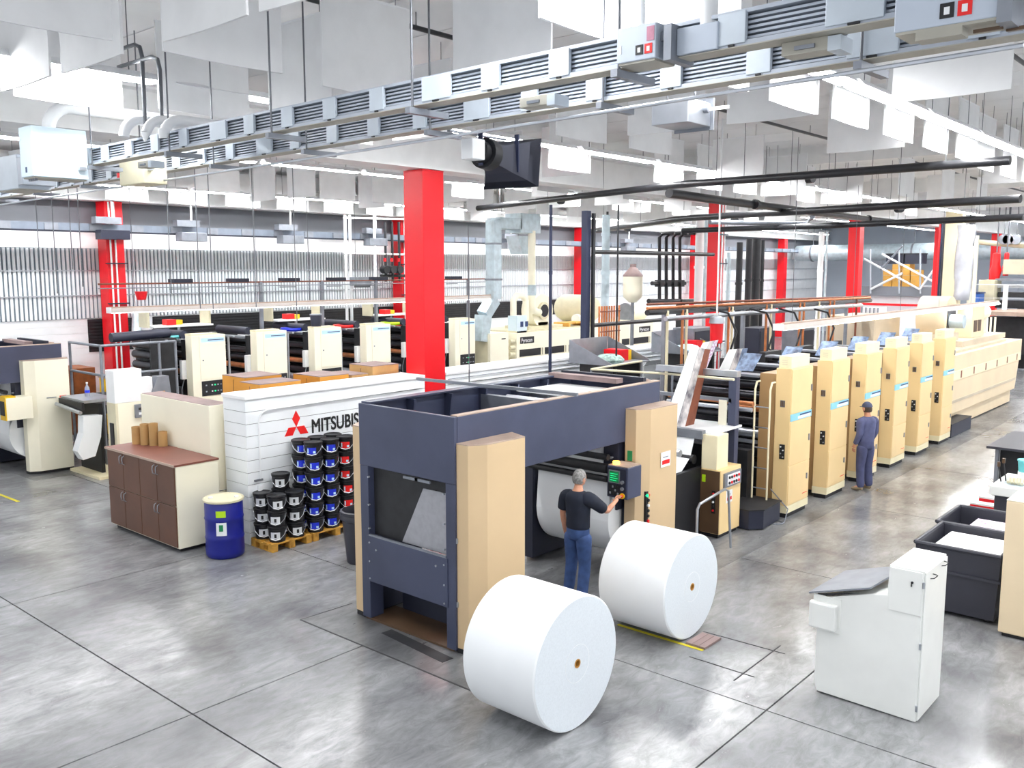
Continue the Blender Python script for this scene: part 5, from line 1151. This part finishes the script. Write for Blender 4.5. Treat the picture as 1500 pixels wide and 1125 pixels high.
# hanging air line rail with drops over the left press
al = thing('air_line', 'brown air line with black hangers above the left press', 'pipe', (-21, 16, 4.1))
tb('line', 'rust', al, [(-21, 9.6, 4.02), (-21, 23.5, 4.02)], .02, 6); tb('line', 'steel_dull', al, [(-21, 9.6, 3.92), (-21, 23.5, 3.92)], .012, 6)
for i in range(7): bx('support', 'navy_dark', al, -21.15, -20.85, 13.0 + 1.6 * i - 1.6, 13.5 + 1.6 * i - 1.6, 4.03, 4.12); bx('loop', 'steel_dull', al, -21.1, -21.06, 11.4 + 1.6 * i, 11.9 + 1.6 * i, 3.86, 3.89)
for i in range(5): bx('support_post', 'steel_dull', al, -21.05, -20.97, 13.9 + 2.0 * i, 13.98 + 2.0 * i, 0, 4.02)
P = atx(207, 433, -21)
tag(build(MB().lathe([(.01, 0), (.1, .0), (.14, .16), (.14, .2), (.01, .2)], (P.x, P.y, P.z - .1), 16), 'red_bucket_lamp', 'red', None, True), 'small red pot hanging on the air line by the left column', 'lamp')
bpy.data.objects['red_bucket_lamp'].location = (0, 0, 0)
# thin drop rods and dark bent conduits in front of the left wall
for i, (px_, y0_, y1_, X) in enumerate(((52, 290, 440, -21.5), (75, 285, 430, -21.5), (100, 285, 395, -20), (113, 280, 420, -20), (245, 300, 430, -18.5), (287, 300, 452, -18.5), (306, 300, 455, -18.5), (370, 300, 450, -18.5), (430, 300, 470, -19), (450, 320, 440, -20))):
    a, b = atx(px_, y0_, X), atx(px_, y1_, X); t = thing('drop_rod', 'thin dark drop rod over the left press, %s from the left' % NTH[i], 'rod', (a.x, a.y, b.z), 'thin drop rods over the left press'); cy('rod', 'rod', t, (a.x, a.y, b.z), (a.x, a.y, ZC), .011, 6)
for i, (px_, py_) in enumerate(((207, 62), (233, 80))):
    P = aty(px_, py_, 5.0); tag(tb('dark_conduit', 'rod', None, [(P.x - .9, 5.0, P.z), (P.x - .15, 5.0, P.z), (P.x - .04, 5.0, P.z - .04), (P.x, 5.0, P.z - .15), (P.x, 5.0, 5.8)], .022, 8), ('higher', 'lower')[i] + ' dark bent conduit coming down to the upper busway', 'conduit')

# ================================================================ background behind the low white wall
def boxX(name, mat, par, a, b, X, depth, bev=0.0):
    p, q = atx(*a, X), atx(*b, X); return bx(name, mat, par, X - depth, X, p.y, q.y, q.z, p.z, bev=bev)
def boxY(name, mat, par, a, b, Y, depth, bev=0.0):
    p, q = aty(*a, Y), aty(*b, Y); return bx(name, mat, par, p.x, q.x, Y, Y + depth, q.z, p.z, bev=bev)
def vpipe(name, label, cat, mat, px_, y0_, y1_, X, r, collars=0, to_floor=False):
    p, q = atx(px_, y0_, X), atx(px_, y1_, X); z0 = 0.003 if to_floor else q.z
    t = thing(name, label, cat, (p.x, p.y, z0)); cy('tube', mat, t, (p.x, p.y, z0), (p.x, p.y, p.z), r, 14)
    for i in range(collars):
        zz = z0 + (p.z - z0) * (i + .5) / collars; cy('collar', mat, t, (p.x, p.y, zz - .04), (p.x, p.y, zz + .04), r * 1.2, 14)
    return t
XL = -19.7
# chill cabinet and dryer of the left press
t = thing('chill_cabinet', 'cream cabinet at the far end of the left units beside the grey duct', 'cabinet', (XL, 21.9, 0))
p, q = atx(718, 489, XL), atx(745, 533, XL); bx('body', 'cream', t, XL - 1.2, XL, p.y, q.y, .003, p.z, bev=.01); bx('name_plate', 'soot', t, XL, XL + .006, q.y - .35, q.y - .15, p.z - .22, p.z - .18); bx('side_door', 'cream_dark', t, XL - 1.1, XL - .1, p.y - .01, p.y, .1, p.z - .05)
dy = thing('dryer', 'long cream dryer with black windows behind the low white wall', 'dryer', (XL - 1, 27, 0))
p, q = atx(757, 489, XL), atx(957, 473, XL); DZ = 2.22
bx('body', 'cream', dy, XL - 2.2, XL, p.y, q.y, .003, DZ, bev=.01); bx('roof_tray', 'cream_dark', dy, XL - 2.1, XL - .1, p.y + .1, q.y - .1, DZ, DZ + .06)
for (a, b, c_, d) in ((761, 795, 508, 516), (798, 829, 504, 512), (833, 862, 500, 508), (911, 924, 493, 500), (927, 952, 489, 497)):
    u, v = atx(a, c_, XL), atx(b, d, XL); w = bx('window', 'black', dy, XL, XL + .01, u.y, v.y, 1.42, 1.66); bx('window_jamb', 'cream_dark', w, XL + .01, XL + .016, v.y - .12, v.y - .04, 1.42, 1.66)
for (a, b) in ((762, 782), (936, 952)):
    u, v = atx(a, 495, XL), atx(b, 495, XL); s_ = bx('sign_plate', 'soot', dy, XL, XL + .012, u.y, v.y, 1.86, 2.08); text('sign_text', 'Pyrecon', .2, 'white', s_, (XL + .014, u.y + .04, 1.9), RX, .002, sx=(v.y - u.y - .08) / .72)
bx('gauge_plate', 'steel_dull', dy, XL, XL + .01, p.y + .1, p.y + .32, 1.22, 1.3)
for i in range(4): cy('valve', 'cream_dark', dy, (XL - .1, p.y - .02, 1.3 + i * .22), (XL - .1, p.y - .25, 1.3 + i * .22), .07, 12)
# ducts and fan on the dryer
d1_ = thing('square_duct', 'galvanized square duct dropping with an elbow to the left press end', 'duct', (XL, 21.6, 2.3))
P = [atx(*q, XL - .3) for q in ((723, 322), (723, 438), (708, 462), (704, 500))]
build(MB().tube([P[0], P[1]], .26, 4), 'drop', 'galv', d1_); build(MB().tube([P[1], P[2]], .26, 4), 'elbow', 'galv', d1_); build(MB().tube([P[2], P[3]], .28, 4), 'hood', 'galv', d1_)
for k in (.3, .75): q = P[0].lerp(P[1], k); build(MB().tube([q - Vector((0, 0, .03)), q + Vector((0, 0, .03))], .29, 4), 'flange', 'steel_dull', d1_)
R = [atx(*q, XL - .4) for q in ((779, 338), (779, 446), (781, 455), (790, 458))]
d2_ = thing('cream_riser', 'cream round riser pipe with elbow into the fan on the dryer', 'duct', (R[0].x, R[0].y, 2.4)); tb('riser', 'cream', d2_, R, .13, 14); q = atx(779, 425, XL - .4); cy('sleeve', 'galv', d2_, (q.x, q.y, q.z - .18), (q.x, q.y, q.z + .18), .15)
hb_ = thing('duct_header', 'galvanized duct box under the roof above the dryer', 'duct', (XL, 23, 5)); boxX('header', 'galv', hb_, (733, 318), (765, 336), XL - .3, .6, .01); boxX('plenum', 'galv', hb_, (763, 312), (792, 342), XL - .3, .7, .01)
for dx in (735, 788): q = atx(dx, 314, XL - .5); cy('rod', 'rod', hb_, (q.x, q.y, q.z), (q.x, q.y, ZC), .01, 6)
hp_ = thing('duct_hopper', 'pale hopper shaped duct below the wall busway', 'duct', (-22, 24, 5)); p = atx(768, 360, -22); build(MB().prism([(p.y - .35, p.z + .35), (p.y - .1, p.z - .3), (p.y + .45, p.z - .3), (p.y + .45, p.z + .35)], -22.6, -22, 'x'), 'hopper', 'galv', hp_); cy('hanger', 'rod', hp_, (-22.3, p.y, p.z + .35), (-22.3, p.y, ZC), .01, 6)
fn = thing('dryer_fan', 'cream snail shaped fan on the dryer roof', 'fan', (XL - .8, 24.3, DZ)); c_ = atx(795, 455, XL - .5)
cy('scroll', 'cream', fn, (XL - 1.0, c_.y, c_.z), (XL - .5, c_.y, c_.z), .58, 28); cy('inlet_ring', 'cream_dark', fn, (XL - .5, c_.y, c_.z), (XL - .42, c_.y, c_.z), .3, 20); cy('inlet', 'black', fn, (XL - .42, c_.y, c_.z), (XL - .41, c_.y, c_.z), .22, 20)
bx('pedestal', 'cream', fn, XL - 1.0, XL - .5, c_.y - .25, c_.y + .3, DZ + .06, c_.z - .4); bx('plinth', 'cream_dark', fn, XL - 1.4, XL - .3, c_.y - 1.0, c_.y + .9, DZ + .06, DZ + .16)
up = thing('u_pipe', 'cream U shaped pipe standing on the dryer roof', 'pipe', (XL - .4, 22.6, DZ)); P = [atx(*q, XL - .4) for q in ((752, 486), (752, 440), (757, 433), (765, 433), (770, 440), (770, 470))]; tb('bend', 'cream', up, P, .11, 12)
sb_ = thing('starter_box', 'small grey starter box with two round windows on the dryer roof', 'control box', (XL - .2, 22.9, DZ)); boxX('housing', 'switch_box', sb_, (757, 463), (772, 488), XL - .1, .4, .01)
u = atx(760, 467, XL - .1); 
for i in range(2): bx('window', 'navy_text', sb_, XL - .1, XL - .09, u.y + .08 + i * .25, u.y + .22 + i * .25, u.z - .28, u.z - .1)
vs1 = thing('beige_vessel', 'beige pressure vessel lying at the far end of the dryer roof', 'tank', (XL - 1, 27, DZ)); c_ = atx(858, 452, XL - .8); build(MB().lathe([(.05, -.9), (.4, -.82), (.52, -.6), (.52, .6), (.4, .82), (.05, .9)], (XL - 1.2, c_.y, c_.z), 24, 'x'), 'shell', 'cream_dark', vs1, True); bx('saddle', 'steel_dull', vs1, XL - 1.6, XL - .9, c_.y - .2, c_.y + .2, DZ + .06, c_.z - .45)
pd = thing('roof_pallet', 'small yellow wooden pallet on the dryer roof', 'pallet', (XL - .4, 26.4, DZ)); p, q = atx(833, 474, XL - .2), atx(862, 482, XL - .2)
for i in range(3): bx('board', 'box_yellow', pd, XL - .9, XL - .2, p.y + i * (q.y - p.y) * .36, p.y + (i + .8) * (q.y - p.y) * .36, DZ + .16, DZ + .2)
for yy in (p.y, q.y - .1): bx('block', 'box_yellow', pd, XL - .9, XL - .2, yy, yy + .1, DZ + .06, DZ + .16)
mo = thing('roof_motor', 'grey and white motor beside the yellow pallet on the dryer roof', 'motor', (XL - .5, 25.7, DZ)); c_ = atx(843, 468, XL - .8); cy('motor_body', 'white', mo, (XL - .8, c_.y, c_.z), (XL - .8, c_.y + .6, c_.z), .2); bx('foot', 'steel_dull', mo, XL - 1, XL - .6, c_.y + .05, c_.y + .5, DZ + .06, c_.z - .15)
vs2 = thing('white_filter_tank', 'white upright filter tank with grey cone top behind the copper pipes', 'tank', (-16.5, 24, 2.2)); c_ = atx(927, 415, -16.5); build(MB().lathe([(.12, -.62), (.3, -.45), (.32, -.3), (.32, .22)], (c_.x, c_.y, c_.z), 24), 'tank', 'cream', vs2, True); build(MB().lathe([(.33, .22), (.32, .27), (.1, .52), (.1, .62), (.02, .62)], (c_.x, c_.y, c_.z), 24), 'cone_top', 'dusty_top', vs2, True); cy('support', 'steel_dull', vs2, (c_.x, c_.y, .003), (c_.x, c_.y, c_.z - .6), .06)
pump = thing('vacuum_pump', 'cream pump with dark round inlet on the dryer end', 'pump', (XL - .3, 29.5, DZ)); c_ = atx(930, 458, XL - .5); cy('casing', 'cream', pump, (XL - .9, c_.y, c_.z), (XL - .9, c_.y + 1.1, c_.z), .34, 24); cy('flywheel', 'steel_dull', pump, (XL - .9, c_.y - .12, c_.z), (XL - .9, c_.y, c_.z), .38, 24); bx('skid', 'cream', pump, XL - 1.4, XL - .4, c_.y - .3, c_.y + 1.3, DZ + .06, c_.z - .3)
# dark blue frame post, spiral duct and copper pipe curtain
fp = thing('frame_post', 'tall dark blue steel post standing by the low white wall', 'post', (-12.1, 16.6, 0)); bx('post', 'post_blue', fp, -12.25, -12.1, 16.45, 16.6, .003, 5.65); bx('post', 'pipe_black', fp, -12.1, -12.04, 16.62, 16.7, .003, 5.6); bx('base_plate', 'pipe_black', fp, -12.33, -11.98, 16.35, 16.8, .003, .03)
for zz in (3.1, 4.75): tb('cross_pipe', 'pipe_black', fp, [(-12.1, 16.7, zz), (-12.1, 22.2, zz)], .05, 10)
vpipe('spiral_duct', 'galvanized spiral duct beside the dark blue post', 'duct', 'galv', 888, 315, 432, -13.2, .1, 6, to_floor=True)
for i, px_ in enumerate((735, 553, 572, 690)): pass
for (px_, y0_, y1_, X, r, mm, lab) in ((807, 300, 520, -12.2, .035, 'post_blue', 'thin dark pole left of the dark blue post, in front of the dryer'), (906, 300, 530, -11.0, .02, 'pipe_black', 'thin dark pole in front of the copper pipe curtain'), (686, 330, 560, -12.2, .012, 'rod', 'thin dark rod right of the big red column'), (890, 310, 440, -13.5, .03, 'pipe_black', 'dark pole beside the spiral duct')):
    vpipe('thin_pole', lab, 'pole', mm, px_, y0_, y1_, X, r, 2, to_floor=True)
cc_ = thing('copper_curtain', 'row of upright copper pipes behind the dark blue post', 'pipes', (-13, 18.5, 0))
u, v = atx(878, 445, -13.1), atx(907, 445, -13.1); n = 9
for i in range(n): cy('copper_pipe', 'copper', cc_, (-13.1, u.y + (v.y - u.y) * i / (n - 1), .003), (-13.1, u.y + (v.y - u.y) * i / (n - 1), 3.45), .024, 8)
for zz in (2.8, 3.3): bx('strap', 'rust', cc_, -13.07, -13.05, u.y, v.y, zz, zz + .03)
mf = thing('pipe_manifold', 'row of black valve pipes on a header left of the red column', 'pipes', (-14, 23, 3)); X = -14.2
for i in range(4):
    a, b = atx(966 + i * 10, 348, X), atx(966 + i * 10, 440, X); tb('riser', 'pipe_black', mf, [(X + .5, a.y, a.z + .12), (X + .12, a.y, a.z + .12), (X, a.y, a.z), (X, b.y, b.z)], .05, 10); m_ = atx(966 + i * 10, 415, X); bx('valve', 'soot', mf, X - .1, X + .1, m_.y - .1, m_.y + .1, m_.z - .1, m_.z + .1)
a, b = atx(955, 415, X), atx(1003, 415, X); tb('header', 'pipe_black', mf, [(X, a.y, a.z), (X, b.y, b.z)], .06, 10)
a, b = atx(950, 441, X), atx(1040, 441, X); tb('lower_header', 'pipe_black', mf, [(X, a.y, a.z), (X, b.y, b.z)], .07, 10); bx('stand', 'soot', mf, X - .1, X + .1, (a.y + b.y) / 2 - .1, (a.y + b.y) / 2 + .1, .003, a.z)
for (px_, y0_, y1_, r, mm, lab) in ((1026, 318, 560, .13, 'white', 'white duct riser just left of the red column behind the press'), (1035, 320, 560, .07, 'galv', 'silver pipe touching the red column behind the press'), (1084, 355, 440, .1, 'pipe_black', 'first black riser pipe right of the red column'), (1098, 350, 440, .1, 'pipe_black', 'second black riser pipe right of the red column'), (1109, 350, 440, .14, 'pipe_black', 'thick black riser pipe right of the red column'), (1118, 352, 440, .06, 'pipe_black', 'thin black riser pipe right of the red column'), (1068, 370, 440, .06, 'galv', 'silver pipe with bracket right of the red column'), (1204, 340, 440, .1, 'white', 'white post midway between two red columns'), (1212, 340, 440, .04, 'galv', 'thin white pipe beside the white post')):
    vpipe('riser_pipe', lab, 'pipe', mm, px_, y0_, y1_, -13.6, r, 2, to_floor=True)
# copper and rust pipe rack above the right press
rk = thing('pipe_rack', 'long rack of rusty and copper pipes above the back of the right press', 'pipe rack', (-9.6, 22, 0)); X = -9.6
def line(a, b, r, mm, nm='pipe', dx=0): p, q = atx(*a, X + dx), atx(*b, X + dx); return tb(nm, mm, rk, [p, q], r, 8)
line((948, 452), (1275, 436), .03, 'copper'); line((948, 458), (1275, 440), .06, 'pipe_black'); line((948, 446), (1275, 434), .025, 'rust', dx=-.2); line((975, 467), (1262, 447), .05, 'steel', dx=.1)
for px_, mm in ((978, 'plinth_beige'), (1000, 'copper'), (1006, 'plinth_beige'), (1068, 'copper'), (1073, 'plinth_beige'), (1123, 'copper'), (1130, 'plinth_beige'), (1172, 'copper'), (1178, 'copper'), (1200, 'plinth_beige'), (1216, 'copper'), (1222, 'copper'), (1255, 'rust')):
    a = atx(px_, 455 - (px_ - 978) * .06, X + .05); cy('drop_pipe', mm, rk, (a.x, a.y, 1.9), (a.x, a.y, a.z), .03, 8)
for px_ in (985, 1100, 1250): a = atx(px_, 450, X); bx('rack_post', 'steel_dull', rk, X - .25, X - .17, a.y, a.y + .08, .003, a.z)
for i, px_ in enumerate((1040, 1098, 1140, 1190)):
    a = atx(px_, 452, X + .1); tag(tb('black_hose', 'black', None, [(X + .1, a.y, a.z), (X + .4, a.y + .25, a.z - .1), (X + .55, a.y + .35, a.z - .5), (X + .5, a.y + .2, a.z - .9), (X + .9, a.y + .1, 2.3)], .025, 6), ('first', 'second', 'third', 'fourth')[i] + ' loose black hose from the left hanging off the pipe rack', 'hose')
for i, px_ in enumerate((1015, 1110, 1170)):
    a = atx(px_, 480, -11.6); t = thing('side_cabinet', ('dark grey cabinet behind the pipe rack left of the hoses', 'dark grey panel cabinet behind the pipe rack at its middle', 'dark cabinet behind the pipe rack near its far end')[i], 'cabinet', (-11.6, a.y, 0)); bx('body', 'steel_dull' if i != 1 else 'navy_dark', t, -12.0, -11.4, a.y - .3, a.y + .7, .003, a.z, bev=.01); bx('door', 'navy_dark', t, -11.4, -11.385, a.y - .25, a.y + .65, .1, a.z - .08)
# hopper trays with rags behind the roll stand
for k, (x0, y0_, lab) in enumerate(((-11.3, 15.6, 'grey sheet metal hopper tray with rags near the dark blue post'), (-11.3, 18.9, 'grey sheet metal hopper tray behind the copper drop pipes'))):
    t = thing('hopper_tray', lab, 'tray', (x0, y0_ + .7, 0)); z = 2.35
    bx('tray_floor', 'steel_dull', t, x0 - .55, x0 + .55, y0_, y0_ + 1.4, z, z + .02)
    build(MB().sheet((x0 - .6, y0_ - .02, z), (x0 + .5, y0_ - .02, z), (x0 + .5, y0_ - .02, z + .05), (x0 - .6, y0_ - .02, z + .5), .02), 'side_plate', 'steel_dull', t); build(MB().sheet((x0 - .6, y0_ + 1.42, z), (x0 + .5, y0_ + 1.42, z), (x0 + .5, y0_ + 1.42, z + .05), (x0 - .6, y0_ + 1.42, z + .5), .02), 'side_plate', 'steel_dull', t); bx('back_plate', 'steel', t, x0 - .62, x0 - .6, y0_, y0_ + 1.4, z, z + .5)
    for yy in (y0_ + .1, y0_ + 1.2): bx('stand', 'soot', t, x0 - .4, x0 + .4, yy, yy + .1, .003, z)
    r_ = thing('rag_pile', ('pale green rags heaped in the nearer hopper tray', 'flat pale blue sheet in the farther hopper tray')[k], 'rags', (x0, y0_ + .5, z)); build(MB().lathe([(.3, .02), (.33, .08), (.24, .17), (.12, .2), (.01, .19)], (x0 + .1, y0_ + .5, z), 9), 'heap', ('rag_green', 'sky_strip')[k], r_, True)
    r_ = thing('red_parts_box', ('small red box with yellow end in the nearer hopper tray', 'small red box with yellow end in the farther hopper tray')[k], 'box', (x0, y0_ + 1.0, z)); bx('body', 'red', r_, x0 - .3, x0 + .15, y0_ + .85, y0_ + 1.15, z + .02, z + .26); bx('end', 'yellow', r_, x0 - .28, x0 + .13, y0_ + 1.15, y0_ + 1.3, z + .02, z + .24)
# pipe handrail around the back of the roll stand
hr = thing('walkway_rail', 'thin steel handrail behind the roll stand leading to the press', 'rail', (-10, 14, 0))
P = [atz(866, 541, 2.5), atz(985, 548, 2.5), atz(1075, 556, 2.6)]; tb('hand_rail', 'cream_dark', hr, P, .022, 8); Q = [atz(866, 541, 2.5), atz(940, 529, 2.5)]; tb('hand_rail', 'cream_dark', hr, Q, .022, 8)
for q in (P[0], P[1], Q[1]): cy('stanchion', 'steel_dull', hr, (q.x, q.y, .003), (q.x, q.y, q.z), .02, 8)
gc = thing('grey_locker', 'grey beige locker with small handle behind the slanting web', 'locker', (-10.6, 14.9, 0)); bx('body', 'tan_top', gc, -11.3, -10.5, 14.6, 15.4, .003, 2.05, bev=.01); bx('door', 'oven_top', gc, -10.5, -10.48, 14.65, 15.35, .1, 1.98); bx('handle', 'soot', gc, -10.48, -10.46, 14.72, 14.76, 1.75, 1.86)
# ================================================================ far end
fd = thing('main_duct', 'big grey round duct crossing the far end of the hall', 'duct', (-14, 57, 5)); zz = aty(1200, 371, 57).z
tb('duct', 'galv', fd, [(-25, 57, zz), (-4, 57, zz + .1)], .5, 16)
for i in range(7): cy('band', 'steel_dull', fd, (-24 + i * 3.1, 57, zz), (-23.9 + i * 3.1, 57, zz), .54, 16); cy('rod', 'rod', fd, (-23.95 + i * 3.1, 57, zz + .5), (-23.95 + i * 3.1, 57, ZC), .02, 6)
mz = thing('mezzanine', 'far storage platform with white sheeting below and crossed braces', 'platform', (-16, 50, 0)); YM = 50.0
a, b = aty(1262, 430, YM), aty(1376, 430, YM); bx('deck', 'grey_band', mz, a.x, b.x, YM, YM + 6, a.z - .1, a.z + .4); bx('sheeting', 'white', mz, a.x, b.x, YM + .3, YM + .35, .003, a.z - .1); bx('red_rail', 'red', mz, a.x, b.x, YM - .02, YM + .02, a.z - .62, a.z - .5)
for (p_, q_) in (((1266, 379), (1347, 424)), ((1292, 372), (1368, 413)), ((1347, 424), (1370, 392)), ((1275, 424), (1322, 400)), ((1322, 360), (1290, 395))):
    u, v = aty(*p_, YM - .1), aty(*q_, YM - .1); tb('brace', 'white' if p_[1] > 362 else 'steel_dull', mz, [u, v], .06, 6)
for px_ in (1275, 1348, 1317): u, v = aty(px_, 365, YM - .1), aty(px_, 430, YM - .1); tb('brace_post', 'steel', mz, [u, v], .05, 6)
n = 0
for i in range(4):
    for j in range(4):
        if (i, j) in ((0, 3), (3, 3)): continue
        u, v = aty(1293 + i * 13.5, 424 - j * 7, YM + .6), aty(1306 + i * 13.5, 418 - j * 7, YM + .6)
        t = tag(bx('carton', 'box_yellow', None, u.x, v.x - .02, YM + .6, YM + 1.4, a.z + .4 + j * .3, a.z + .4 + j * .3 + .285), 'yellow carton in column %s from the left, %s layer of the platform stack' % (('one', 'two', 'three', 'four')[i], ('bottom', 'second', 'third', 'top')[j]), 'carton', 'yellow cartons on the far platform')
for i, (px_, lab) in enumerate(((1310, 'dark crate on top of the yellow cartons at left'), (1338, 'dark crate on top of the yellow cartons at right'))):
    u = aty(px_, 400, YM + .7); t = thing('dark_crate', lab, 'crate', (u.x, YM + .7, a.z + 1.5)); bx('crate_body', 'navy_dark', t, u.x - .45, u.x + .45, YM + .65, YM + 1.35, a.z + 1.6 - (.3 if 0 else 0), a.z + 2.1); bx('crate_lip', 'soot', t, u.x - .48, u.x + .48, YM + .62, YM + 1.38, a.z + 2.1, a.z + 2.16)
fl_ = thing('clear_duct', 'tall hanging sleeve of clear plastic film between white posts', 'plastic sleeve', (-9, 40, 0)); YF = 40.0
boxY('post', 'plinth_beige', fl_, (1386, 310), (1402, 452), YF, .4); u, v = aty(1402, 330, YF), aty(1424, 440, YF)
m = MB(); N = 10; vv = []
for i in range(N + 1):
    for j in range(9):
        s_, w = i / N, j / 8; vv.append((u.x + (v.x - u.x) * s_ * (1 - .1 * w), YF + .25 * math.sin(math.pi * s_) * -1 + .06 * math.sin(9 * w + 5 * s_), u.z + (v.z - u.z) * w))
m.add(vv, [(i * 9 + j, i * 9 + j + 1, (i + 1) * 9 + j + 1, (i + 1) * 9 + j) for i in range(N) for j in range(8)]); so = build(m, 'film', 'film', fl_, True); sm_ = so.modifiers.new('solid', 'SOLIDIFY'); sm_.thickness = .01
boxY('edge_post', 'cream', fl_, (1422, 345), (1427, 445), YF, .15); boxY('black_stripe', 'black', fl_, (1421, 312), (1426, 360), YF - .05, .05)
for i, (px_, mm) in enumerate(((1378, 'red_bright'), (1381, 'post_blue'), (1384, 'pipe_black'))): vp_ = aty(px_, 320, YF - .5); t = tag(cy('far_pipe', mm, None, (vp_.x, vp_.y, .003), (vp_.x, vp_.y, 6.2), .04, 8), ('red', 'dark blue', 'black')[i] + ' upright pipe just left of the clear plastic sleeve', 'pipe')
# folding machine and rails at the far right
fm = thing('far_machine', 'far press folder with dark rollers and white panels at the right edge', 'machine', (-7, 46, 0)); YR = 44.0
boxY('panel', 'cream_dark', fm, (1434, 410), (1455, 445), YR, 1.2, .02); boxY('platform', 'tan_top', fm, (1442, 456), (1505, 464), YR - 3, 3.0); boxY('under', 'soot', fm, (1446, 464), (1505, 520), YR - 1, 1.0)
for (a_, b_, mm) in (((1458, 408), (1505, 412), 'steel_dull'), ((1460, 418), (1505, 422), 'steel'), ((1462, 428), (1505, 436), 'soot'), ((1470, 380), (1505, 402), 'oven_top'), ((1458, 440), (1505, 452), 'soot')): boxY('beam', mm, fm, a_, b_, YR + .5, .8)
boxY('rail_post', 'white', fm, (1470, 418), (1474, 458), YR - 1.2, .1); boxY('rail_bar', 'white', fm, (1428, 416), (1505, 418), YR - 1.2, .06); boxY('rail_bar', 'white', fm, (1428, 436), (1505, 438), YR - 1.2, .06); boxY('machine_leg', 'soot', fm, (1490, 452), (1500, 540), YR, .3)
bb_ = thing('blue_tote', 'bright blue box behind the clear plastic sleeve', 'box', (-9, 43, 0)); p, q = aty(1418, 430, 43), aty(1434, 447, 43); bx('tote_body', 'blue_label', bb_, p.x, q.x, 43, 43.8, .003, p.z, bev=.02); bx('tote_rim', 'navy_text', bb_, p.x - .03, q.x + .03, 42.97, 43.83, p.z, p.z + .06)
bb_.children[0].data.materials[0] = mk('blue_box', '3d6fc4', .5)
hd_ = thing('hose_drum_rail', 'far row of grey round hose reels on a pipe at the right edge', 'pipe', (-7, 46, 5)); p, q = aty(1425, 354, 46), aty(1500, 360, 46); tb('rail_pipe', 'cream_dark', hd_, [p, q], .12, 10)
for px_ in (1471, 1478, 1489): u = aty(px_, 351, 45.8); cy('reel', 'steel_dull', hd_, (u.x, 45.6, u.z), (u.x, 45.9, u.z), .22, 16); cy('hanger', 'rod', hd_, (u.x, 45.8, u.z + .2), (u.x, 45.8, ZC), .02, 6)
for i, (px_, w) in enumerate(((1459, 7), (1474, 4))): p, q = aty(px_ - w, 370, 45), aty(px_ + w, 408 - i * 4, 45); t = thing('red_sleeve', ('wide red sleeve hanging from the far pipe at right', 'narrow red sleeve hanging from the far pipe at right')[i], 'sleeve', (p.x, 45, q.z)); build(MB().lathe([(.05, p.z - q.z), ((q.x - p.x) * .35, (p.z - q.z) * .95), ((q.x - p.x) * .38, .6), ((q.x - p.x) * .55, .35), ((q.x - p.x) * .4, 0)], ((p.x + q.x) / 2, 45, q.z), 12), 'sleeve_cloth', 'red_bright', t, True); cy('strap', 'rod', t, ((p.x + q.x) / 2, 45, p.z), ((p.x + q.x) / 2, 45, ZC), .03, 6)
# white IBC tote and small things beyond the right press
ib = thing('white_tote', 'white caged liquid tote beyond the pipe rack', 'tank', (-13.2, 40, 0)); p, q = aty(1263, 450, 38), aty(1286, 462, 38); bx('tank', 'white', ib, p.x, q.x, 38, 39, .2, p.z)
for i in range(5): xx = p.x + (q.x - p.x) * i / 4; cy('cage_bar', 'steel_dull', ib, (xx, 37.98, .1), (xx, 37.98, p.z), .03, 6)
for i in range(3): cy('cage_bar', 'steel_dull', ib, (p.x, 37.98, .3 + i * .9), (q.x, 37.98, .3 + i * .9), .03, 6)
bx('tote_pallet', 'steel_dull', ib, p.x, q.x, 38, 39, .003, .2)

# white pipe frame, valves and grey box on the ribbed wall left of the big column
wf = thing('white_pipe_frame', 'white pipe frame on the ribbed wall left of the big red column', 'frame', (-24.3, 19.5, 0)); X = -24.2
for px_ in (505, 512, 548): a, b = atx(px_, 315, X), atx(px_, 470, X); cy('upright', 'white', wf, (X, a.y, .003), (X, a.y, a.z), .05, 8)
for py_ in (319, 371): a, b = atx(503, py_, X), atx(592, py_ + 2, X); tb('cross_pipe', 'white', wf, [a, b], .035, 8)
gx_ = thing('wall_grey_box', 'small blue grey box on the white pipe frame', 'box', (X, 19.8, 3.9)); boxX('housing', 'steel_dull', gx_, (519, 406), (545, 418), X + .3, .25, .01); boxX('foot_bracket', 'rod', gx_, (522, 418), (542, 421), X + .2, .12)
vf = thing('valve_cluster', 'row of black wall valves with red caps left of the big red column', 'valves', (X, 22, 4))
for i, px_ in enumerate((564, 574, 584)):
    a, b, c_ = atx(px_, 325, X), atx(px_, 404, X), atx(px_, 395, X); cy('valve_pipe', 'pipe_black', vf, (X, a.y, b.z - .2), (X, a.y, a.z), .045, 8); cy('valve_body', 'soot', vf, (X - .12, c_.y, c_.z), (X + .12, c_.y, c_.z), .14, 10); cy('valve_cap', 'red_bright', vf, (X, c_.y, c_.z + .28), (X, c_.y, c_.z + .4), .05, 8)
a, b = atx(558, 404, X), atx(596, 404, X); tb('header', 'pipe_black', vf, [a, b], .05, 8)
